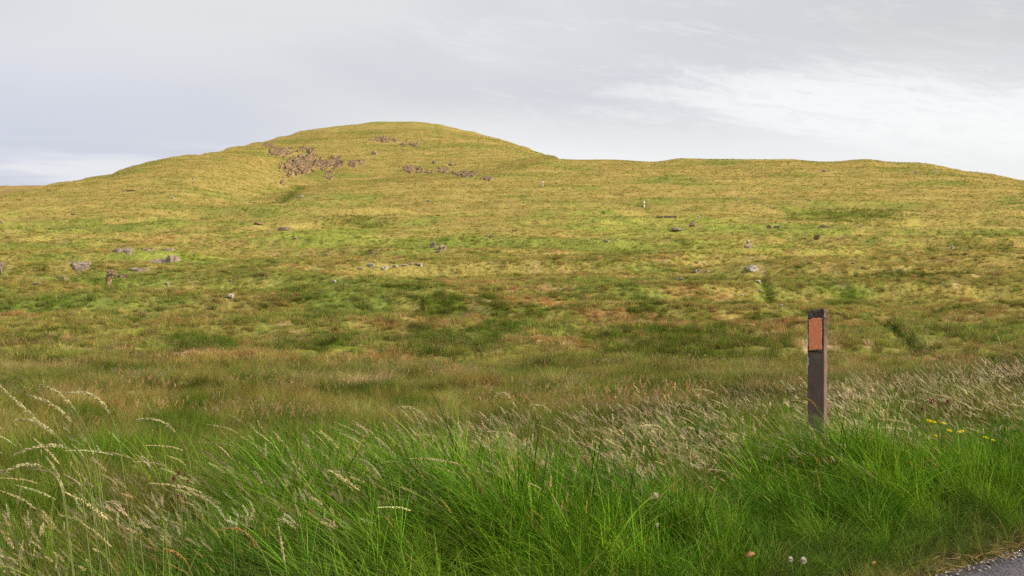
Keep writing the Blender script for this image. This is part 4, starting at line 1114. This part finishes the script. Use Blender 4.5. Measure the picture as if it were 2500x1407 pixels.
for i, a in enumerate([
    ([(-8, 932), (45, 985), (95, 1030), (150, 1075), (215, 1150)], 1.3, .30, .008, .014, M_HEADP, M_STEM, "long pale stalk slanting out past the upper left edge"),
    ([(65, 963), (105, 970), (140, 990), (175, 1025), (230, 1100)], 1.4, .24, .009, .013, M_HEADP, M_STEM, "feathery pale stalk, second from the left at the top of the grass"),
    ([(100, 938), (130, 945), (160, 965), (185, 1000), (235, 1090)], 1.5, .20, .008, .013, M_HEADP, M_STEM, "highest reaching nodding stalk in the left clump"),
    ([(163, 960), (180, 950), (205, 948), (240, 965), (262, 988), (290, 1060)], 1.5, .22, .008, .013, M_HEADP, M_STEM, "pale stalk with a hooked arch, rightmost of the left clump's tops"),
    ([(35, 1025), (60, 1016), (90, 1022), (130, 1050), (190, 1120)], 1.2, .20, .008, .013, M_HEADP, M_STEM, "drooping pale stalk under the long slanting one"),
    ([(36, 1108), (70, 1090), (110, 1083), (160, 1083), (215, 1120)], 1.2, .22, .009, .013, M_HEADP, M_STEM, "pale stalk bent level, low in the left clump"),
    ([(-5, 1156), (30, 1140), (60, 1128), (110, 1130), (150, 1170)], 1.0, .18, .009, .013, M_HEADP, M_STEM, "bent pale stalk meeting the left edge"),
    ([(114, 1116), (135, 1142), (150, 1175), (158, 1212), (165, 1270)], 1.1, .16, .006, .012, M_HEADP, M_STEM, "straight pale spike rising below the left clump"),
    ([(333, 1024), (355, 1018), (385, 1019), (420, 1040), (460, 1100)], 1.9, .20, .007, .012, M_HEADP, M_STEM, "lone arching stalk right of the left clump"),
    ([(968, 994), (990, 990), (1015, 996), (1045, 1020), (1075, 1080)], 2.2, .20, .007, .012, M_HEADP, M_STEM, "pale arching stalk above the green mound"),
    ([(1206, 968), (1213, 955), (1228, 952), (1245, 965), (1268, 1010), (1280, 1080)], 2.6, .20, .008, .012, M_HEADP, M_STEM, "tightly curled stalk at the top middle of the grass"),
    ([(1290, 990), (1310, 985), (1335, 993), (1352, 1015), (1370, 1075)], 2.6, .18, .007, .012, M_HEADP, M_STEM, "arching stalk just right of the curled one"),
    ([(1494, 990), (1512, 998), (1530, 1025), (1545, 1055), (1560, 1100)], 2.6, .22, .009, .012, M_HEADPK, M_STEM, "pinkish slanting plume alone in front of the field, middle right"),
    ([(1690, 952), (1712, 948), (1745, 958), (1785, 985), (1810, 1050)], 2.4, .20, .006, .011, M_HEADP, M_STEM, "long pale stalk blown level left of the post"),
    ([(1884, 877), (1900, 888), (1925, 912), (1955, 960), (1970, 1040)], 2.1, .15, .004, .010, M_HEADT, M_STEMTAN, "thin tan stalk leaning against the view beside the post"),
    ([(1966, 972), (1982, 974), (1988, 986), (1994, 998), (2004, 1000), (2012, 1060)], 1.6, .12, .006, .009, M_HEADT, M_STEMTAN, "orange tan curled seed head crossing the front of the post"),
    ([(2185, 922), (2200, 940), (2215, 972), (2226, 1010), (2235, 1060)], 2.2, .17, .008, .011, M_HEADP, M_STEM, "pale loose panicle right of the post"),
    ([(2430, 808), (2440, 830), (2448, 855), (2452, 900), (2458, 1010)], 2.6, .17, .006, .010, M_HEADP, M_STEM, "tallest thin stalk near the right edge"),
    ([(530, 1296), (550, 1286), (580, 1286), (610, 1305), (640, 1345), (665, 1410)], .9, .20, .006, .011, M_HEADT, M_STEM, "thick yellow nodding head low in the foreground left"),
    ([(700, 1400), (690, 1345), (684, 1310), (680, 1285)][::-1], .8, .14, .006, .011, M_HEADP, M_STEM, "upright pale spike right of the yellow nodding head"),
    ([(400, 1340), (425, 1343), (445, 1355), (470, 1400)], .8, .09, .006, .010, M_HEADT, M_STEMTAN, "short tan head at the bottom left of the bank"),
    ([(1158, 1150), (1175, 1158), (1200, 1168), (1220, 1190), (1232, 1250)], 1.3, .13, .006, .010, M_HEADT, M_STEM, "tan nodding head on the face of the green mound"),
    ([(1165, 1180), (1175, 1195), (1182, 1212), (1190, 1270)], 1.2, .07, .007, .010, M_HEADT, M_STEMTAN, "short tan spike below the nodding head"),
    ([(1200, 1193), (1210, 1205), (1216, 1218), (1224, 1270)], 1.2, .06, .007, .010, M_HEADPK, M_STEMTAN, "reddish short spike beside the tan one"),
    ([(1243, 1140), (1258, 1133), (1272, 1138), (1282, 1150), (1290, 1210)], 1.5, .09, .006, .010, M_HEADT, M_STEMTAN, "golden hooked head near the crest of the mound"),
    ([(1300, 1112), (1310, 1135), (1318, 1155), (1325, 1230)], 1.5, .11, .005, .010, M_HEADT, M_STEMTAN, "golden straight spike right of the hooked head"),
    ([(1418, 1113), (1432, 1120), (1442, 1135), (1450, 1200)], 1.6, .08, .006, .010, M_HEADT, M_STEMTAN, "golden nodding head at the right end of the mound"),
    ([(1360, 1196), (1378, 1188), (1400, 1184), (1420, 1200), (1430, 1260)], 1.2, .11, .005, .010, M_HEADP, M_STEM, "pale head lying sideways on the mound"),
    ([(1445, 1207), (1458, 1203), (1470, 1222), (1480, 1290)], 1.1, .08, .005, .010, M_HEADP, M_STEM, "small pale hooked head right of the sideways one"),
    ([(1560, 1145), (1572, 1160), (1582, 1185), (1588, 1250)], 1.4, .11, .006, .010, M_HEADP, M_STEM, "pale spike standing at the edge of the dark hollow"),
    ([(1990, 1142), (2000, 1175), (2005, 1230), (2003, 1320)], .9, .24, .0045, .010, M_HEADT, M_STEM, "long yellow green spike in front of the dark grass under the post"),
    ([(1910, 1110), (1925, 1205), (1945, 1260), (1958, 1330)], .9, .10, .004, .010, M_HEADG, M_STEM, "thin green spike left of the long yellow one"),
    ([(2100, 1150), (2092, 1175), (2085, 1200), (2078, 1280)], .9, .12, .006, .010, M_HEADG, M_STEM, "fat green spike right of the long yellow one"),
    ([(1806, 1200), (1800, 1235), (1795, 1270), (1792, 1340)], .7, .18, .006, .010, M_HEADG, M_STEM, "fat green spike in the lower middle right"),
    ([(1642, 1180), (1650, 1205), (1656, 1230), (1662, 1300)], .9, .10, .005, .010, M_HEADT, M_STEMTAN, "tan spike in the dark hollow"),
    ([(320, 1235), (330, 1262), (340, 1300), (350, 1380)], 1.0, .14, .008, .012, M_HEADG, M_STEM, "bright yellow green spike in the left foreground"),
    ([(385, 1230), (395, 1262), (402, 1300), (412, 1380)], 1.0, .14, .008, .012, M_HEADG, M_STEM, "second bright green spike right of the yellow green one"),
]):
    stalk(*a, 1000 + i * 11)

# bare dark stems over the seed grass on the right
for i, (x, y0, y1, s, lab) in enumerate([
    (2234, 932, 1010, 2.3, "dark bare stem left of the maroon knapweed"), (2257, 930, 1000, 2.5, "dark bare stem just right of its neighbour above the knapweed"),
    (2292, 905, 985, 2.8, "taller dark stem rising behind the maroon knapweed"), (2354, 945, 1010, 2.4, "bent dark stem between the yellow flowers and the right edge"),
    (2452, 985, 1040, 2.0, "short dark stem near the right edge"), (2470, 965, 1050, 2.0, "long straight dark stem closest to the right edge"),
    (2363, 1035, 1075, 1.6, "thick dark stem above the yellow flowers"), (2118, 1030, 1085, 1.6, "slanting brown stem right of the post foot")]):
    xx, yy = verge_point(x, s); k = yy / F; r = np.random.default_rng(1500 + i)
    zt = CAMZ - (y0 - HY) * k; zb = min(CAMZ - (y1 - HY) * k, float(verge_z(np.array([xx]), np.array([yy]))[0])) - .05
    h = zt - zb; p = np.stack([-.04 * np.linspace(0, 1, 10) ** 2 * (1 if i % 2 else -.4), np.zeros(10), np.linspace(0, h, 10)], 1)
    e = bpy.data.objects.new("dry_stalk", None); COL.objects.link(e); e.location = (xx, yy, zb)
    tag(e, lab, "dry stalk", "bare dark stems in the seed grass")
    v, f = tube(p, .0028, .0016, 5); link("stem", mesh_np("stem", v, f), flat_mat("brown_stem", (.10, .075, .03), .8, .3, 40), e)
    v, f = spikelets(p[5:], 34, .010, .010, .004, 1600 + i, up=.9); link("bract", mesh_np("bract", v, f), flat_mat("brown_bract", (.15, .09, .04), .8, .3, 40), e)

def flower(name, px, py, s, width, kind, mat, stem_mat, lab, cat, group, seed):
    xx, yy = verge_point(px, s); k = yy / F; z = CAMZ - (py - HY) * k; z0 = float(verge_z(np.array([xx]), np.array([yy]))[0])
    z0 = min(z0, z - .1); R = width * k * .5; r = np.random.default_rng(seed)
    e = bpy.data.objects.new(name, None); COL.objects.link(e); e.location = (xx + .02, yy, z0); tag(e, lab, cat, group)
    h = z - z0; t = np.linspace(0, 1, 8)
    p = np.stack([-.02 * t ** 2, .01 * np.sin(t * 3), h * t], 1); v, f = tube(p, .0018, .0012, 5); link("stem", mesh_np("stem", v, f), stem_mat, e)
    c = p[-1]; g = Geo()
    if kind == 'petal':
        for j in range(13):
            a = j * 2.4; el = .15 + .9 * (j / 13); d = np.array([math.cos(a) * math.cos(el), math.sin(a) * math.cos(el), math.sin(el)]); sd = np.array([-math.sin(a), math.cos(a), 0]); ln = R * r.uniform(.85, 1.15)
            q = [c, c + d * ln * .5 + sd * R * .30 + [0, 0, .05 * R], c + d * ln - [0, 0, .1 * R], c + d * ln * .5 - sd * R * .30 + [0, 0, .05 * R], c + d * ln * .55 + [0, 0, .16 * R]]
            g.add(q, [[0, 1, 4], [1, 2, 4], [2, 3, 4], [3, 0, 4]])
        link("petals", g.mesh("petals"), mat, e)
        v, f = chunk(seed, (R * .6, R * .6, R * .5), 2, .2, 2); link("flower_centre", mesh_np("flower_centre", v + c + [0, 0, R * .15], f, True), flat_mat("orange_centre", (.90, .56, .01), .7, .2, 300), e)
    else:
        n = 150
        for j in range(n):
            zz = 1 - 1.75 * (j + .5) / n; a = j * 2.39996; q = math.sqrt(max(0, 1 - zz * zz)); d = np.array([q * math.cos(a), q * math.sin(a), zz])
            if kind == 'thistle' and zz > .3: d = d * np.array([.8, .8, 1.0]) + [0, 0, .35]
            d = d * r.uniform(.85, 1.1); sd = np.cross(d, [.2, .3, .9]); sd /= np.linalg.norm(sd) + 1e-9; u2 = np.cross(d, sd)
            w = R * .14; b = c + d * R * .45; tp = c + d * R
            g.add([b + sd * w * .5, b - sd * w * .5, tp - sd * w, tp + sd * w, tp + d * w * .9], [[0, 1, 2], [0, 2, 3], [3, 2, 4]])
        link("florets", g.mesh("florets"), mat, e)
        v, f = chunk(seed, (R * 1.0, R * 1.0, R * 1.1), 2, .1, 2); link("flower_base", mesh_np("flower_base", v + c - [0, 0, R * .3], f, True), flat_mat("bract_green", (.10, .12, .04) if kind == 'clover' else (.09, .035, .03), .8, .3, 200), e)
M_YEL = flat_mat("yellow_petal", (.98, .80, .010), .5, .06, 90, .25); M_MAR = flat_mat("maroon_floret", (.33, .050, .095), .7, .4, 200, .2); M_CLO = flat_mat("clover_white", (.82, .76, .68), .7, .15, 200, .3)
YG = "small yellow flowers by the post"; KG = "maroon knapweed heads in the seed grass"; CG = "white clover heads in the short grass"
for i, (x, y, w, lab) in enumerate([
    (2269, 1031, 15, "yellow flower, leftmost and highest by the post"), (2282, 1033, 9, "small yellow flower close beside the leftmost one"), (2303, 1036, 12, "yellow flower third along the upper line"),
    (2317, 1054, 12, "yellow flower in the middle of the cluster"), (2284, 1066, 10, "yellow flower low on the left of the cluster"), (2342, 1057, 11, "left flower of the touching yellow pair"),
    (2350, 1055, 10, "right flower of the touching yellow pair"), (2406, 1071, 13, "yellow flower on its own towards the right"), (2425, 1077, 10, "yellow flower furthest right of all"), (2400, 1087, 8, "smallest yellow flower, below the right hand ones")]):
    flower("yellow_flower", x, y, 1.12, w * 1.35, 'petal', M_YEL, M_STEM, lab, "flower", YG, 1700 + i)
for i, (x, y, w, s, lab) in enumerate([
    (425, 1170, 12, 2.2, "brightest maroon head, left of its little group"), (436, 1157, 11, 2.2, "maroon head topping the left group"), (450, 1160, 8, 2.2, "faint reddish head right of the topmost one"), (458, 1177, 10, 2.2, "dark maroon head right of the left group"),
    (435, 1214, 9, 2.0, "dull red head hanging below the left group"), (953, 1081, 9, 2.6, "dark red head left of the middle group"), (967, 1092, 9, 2.6, "dark red head below its middle neighbour"), (985, 1086, 11, 2.6, "largest dark red head of the middle group"), (998, 1091, 9, 2.6, "dark red head right in the middle group"), (1062, 1087, 9, 2.6, "dark red head apart to the right of the middle group"),
    (2275, 981, 14, 2.3, "large maroon head above the yellow flowers"), (2252, 1000, 9, 2.2, "small maroon head lower left of the large one"), (2313, 984, 12, 2.3, "pinkish head right of the large maroon one")]):
    flower("knapweed", x, y, s, w * .85, 'thistle', M_MAR, M_STEM, lab, "flower", KG, 1750 + i)
for i, (x, y, w, lab) in enumerate([(1930, 1366, 13, "round white clover head, left of the pair near the road"), (1962, 1369, 17, "larger white clover head, right of the pair near the road"), (1604, 1282, 9, "small white head on its own in the green grass")]):
    flower("clover", x, y, (.36, .33, .60)[i], w, 'clover', M_CLO, M_STEM, lab, "flower", CG if i < 2 else None, 1800 + i)
def dock_leaf(px, py, s, size, lab, seed, col):
    xx, yy = verge_point(px, s); k = yy / F; L_ = size * k; z = CAMZ - (py - HY) * k
    r = np.random.default_rng(seed); V, f = [], []
    for i in range(11):
        t = i / 10; w = L_ * .26 * math.sin(math.pi * min(1, t * .95 + .05)) ** .7
        for j in range(5):
            v = j / 2 - 1; V.append(((t - .5) * L_, v * w, .25 * L_ * math.sin(t * 3) * .6 + abs(v) * w * .5 + .02 * L_ * r.normal()))
    for i in range(10):
        for j in range(4): a = i * 5 + j; f += [[a, a + 1, a + 6], [a, a + 6, a + 5]]
    o = link("dry_leaf", mesh_np("dry_leaf", np.array(V), np.array(f), True), flat_mat("russet_leaf", col, .8, .3, 60, .2)); o.location = (xx, yy, z); o.rotation_euler = (rad(35), rad(-20), rad(20 + seed))
    so = o.modifiers.new("thickness", 'SOLIDIFY'); so.thickness = .0012
    tag(o, lab, "leaf", None)
dock_leaf(1832, 1357, .36, 26, "russet curled dead leaf lying in the short grass", 1, (.40, .19, .095))
dock_leaf(1598, 1216, 1.0, 36, "cream dead leaf caught in the hollow of the bank", 4, (.55, .42, .28))
dock_leaf(2133, 1376, .30, 14, "tiny orange brown leaf close to the road edge", 7, (.50, .22, .09))

def build_edge_litter():
    var = []
    for k in range(5):
        v, f = chunk(1900 + k, (.02, .016, .012), 2, .15, 7); var.append((v, f, np.full(len(v), .5)))
    n = 1500
    sd = -.02 + .06 * rng.normal(0, 1, n) - .05 * rng.uniform(0, 1, n) ** 2; q = rng.uniform(-3, 4.5, n)
    x = P0[0] + TV[0] * q + NV[0] * sd; y = P0[1] + TV[1] * q + NV[1] * sd
    z = np.where(sd < 0, .004, -.01)
    c = jitter_tint(np.tile(np.array([[.24, .20, .17]]), (n, 1)), .35, n)
    tag(scatter("gravel", var, np.stack([x, y, z], 1), rng.uniform(0, 6.28, n), rng.uniform(.25, 1.1, n) ** 1.5, rng.integers(0, 5, n), c, grass_mat("grit", trans=0.0, dry_from=2.0, rough=.9)), "loose grit along the broken edge of the asphalt", "gravel", kind='stuff')
    var = []
    for k in range(6):
        r = np.random.default_rng(1950 + k); t = np.linspace(-.5, .5, 6); p = np.stack([t * .14, .018 * np.sin(t * 4 + k), .006 + .01 * r.uniform(0, 1, 6)], 1)
        v, f = tube(p, .0024, .0012, 3); var.append((v, f, np.full(len(v), .5)))
    n = 700
    sd = np.abs(rng.normal(0, .16, n)) - .05; q = rng.uniform(-3, 4.5, n)
    x = P0[0] + TV[0] * q + NV[0] * sd; y = P0[1] + TV[1] * q + NV[1] * sd
    z = np.where(sd < 0, .004, verge_z(x, y) + .02 + .03 * rng.uniform(0, 1, n))
    c = jitter_tint(np.tile(np.array([[.40, .28, .13]]), (n, 1)), .3, n)
    tag(scatter("straw_litter", var, np.stack([x, y, z], 1), rng.uniform(0, 6.28, n), rng.uniform(.3, .9, n), rng.integers(0, 6, n), c, M_TUFT, rng.normal(0, .25, (n, 2))), "dead straw bits lying along the road edge", "straw", kind='stuff')
build_edge_litter()
M_LEAF = flat_mat("broad_leaf", (.085, .16, .025), .5, .35, 40, .3)
for i, (x, y, sd, hh, lab) in enumerate([
    (2018, 1050, 1.75, .30, "leafy green weed hard against the right of the post foot"), (1958, 1070, 1.70, .24, "low leafy weed in front of the post's left side"),
    (2085, 1062, 1.65, .28, "broad leaved weed between the post and the yellow flowers"), (2452, 1062, 1.6, .34, "tall leafy weed near the right edge"), (2052, 1100, 1.35, .22, "small leafy weed below and right of the post")]):
    xx, yy = verge_point(x, sd); z0 = float(verge_z(np.array([xx]), np.array([yy]))[0]); r = np.random.default_rng(2000 + i)
    top = CAMZ - (y - HY) / F * yy; H = max(.25, top - z0)
    e = bpy.data.objects.new("leafy_weed", None); COL.objects.link(e); e.location = (xx, yy, z0); tag(e, lab, "plant", "leafy weeds round the post")
    p = np.stack([.03 * np.sin(np.linspace(0, 2, 9)), 0 * np.linspace(0, 1, 9), np.linspace(-.02, H, 9)], 1); v, f = tube(p, .004, .002, 5); link("stem", mesh_np("stem", v, f), M_STEM, e)
    for j in range(13):
        t = .15 + .85 * j / 12; b = np.array([.03 * math.sin(2 * t), 0, H * t]); an = j * 2.4 + r.uniform(-.3, .3); ln = r.uniform(.08, .15) * (1.15 - .5 * t); up = r.uniform(.1, .8)
        d = np.array([math.cos(an), math.sin(an), up]); d /= np.linalg.norm(d); sdv = np.array([-math.sin(an), math.cos(an), 0]); V = []
        for q in range(7):
            u = q / 6; w = ln * .24 * math.sin(math.pi * min(.97, u * .92 + .06)) ** .8; c = b + d * ln * u - np.array([0, 0, .5 * ln * u * u]) + .004 * r.normal(0, 1, 3)
            V += [c - sdv * w + [0, 0, w * .35], c, c + sdv * w + [0, 0, w * .35]]
        f = []
        for q in range(6): a = q * 3; f += [[a, a + 1, a + 4], [a, a + 4, a + 3], [a + 1, a + 2, a + 5], [a + 1, a + 5, a + 4]]
        link("leaf", mesh_np("leaf", np.array(V), np.array(f), True), M_LEAF, e)
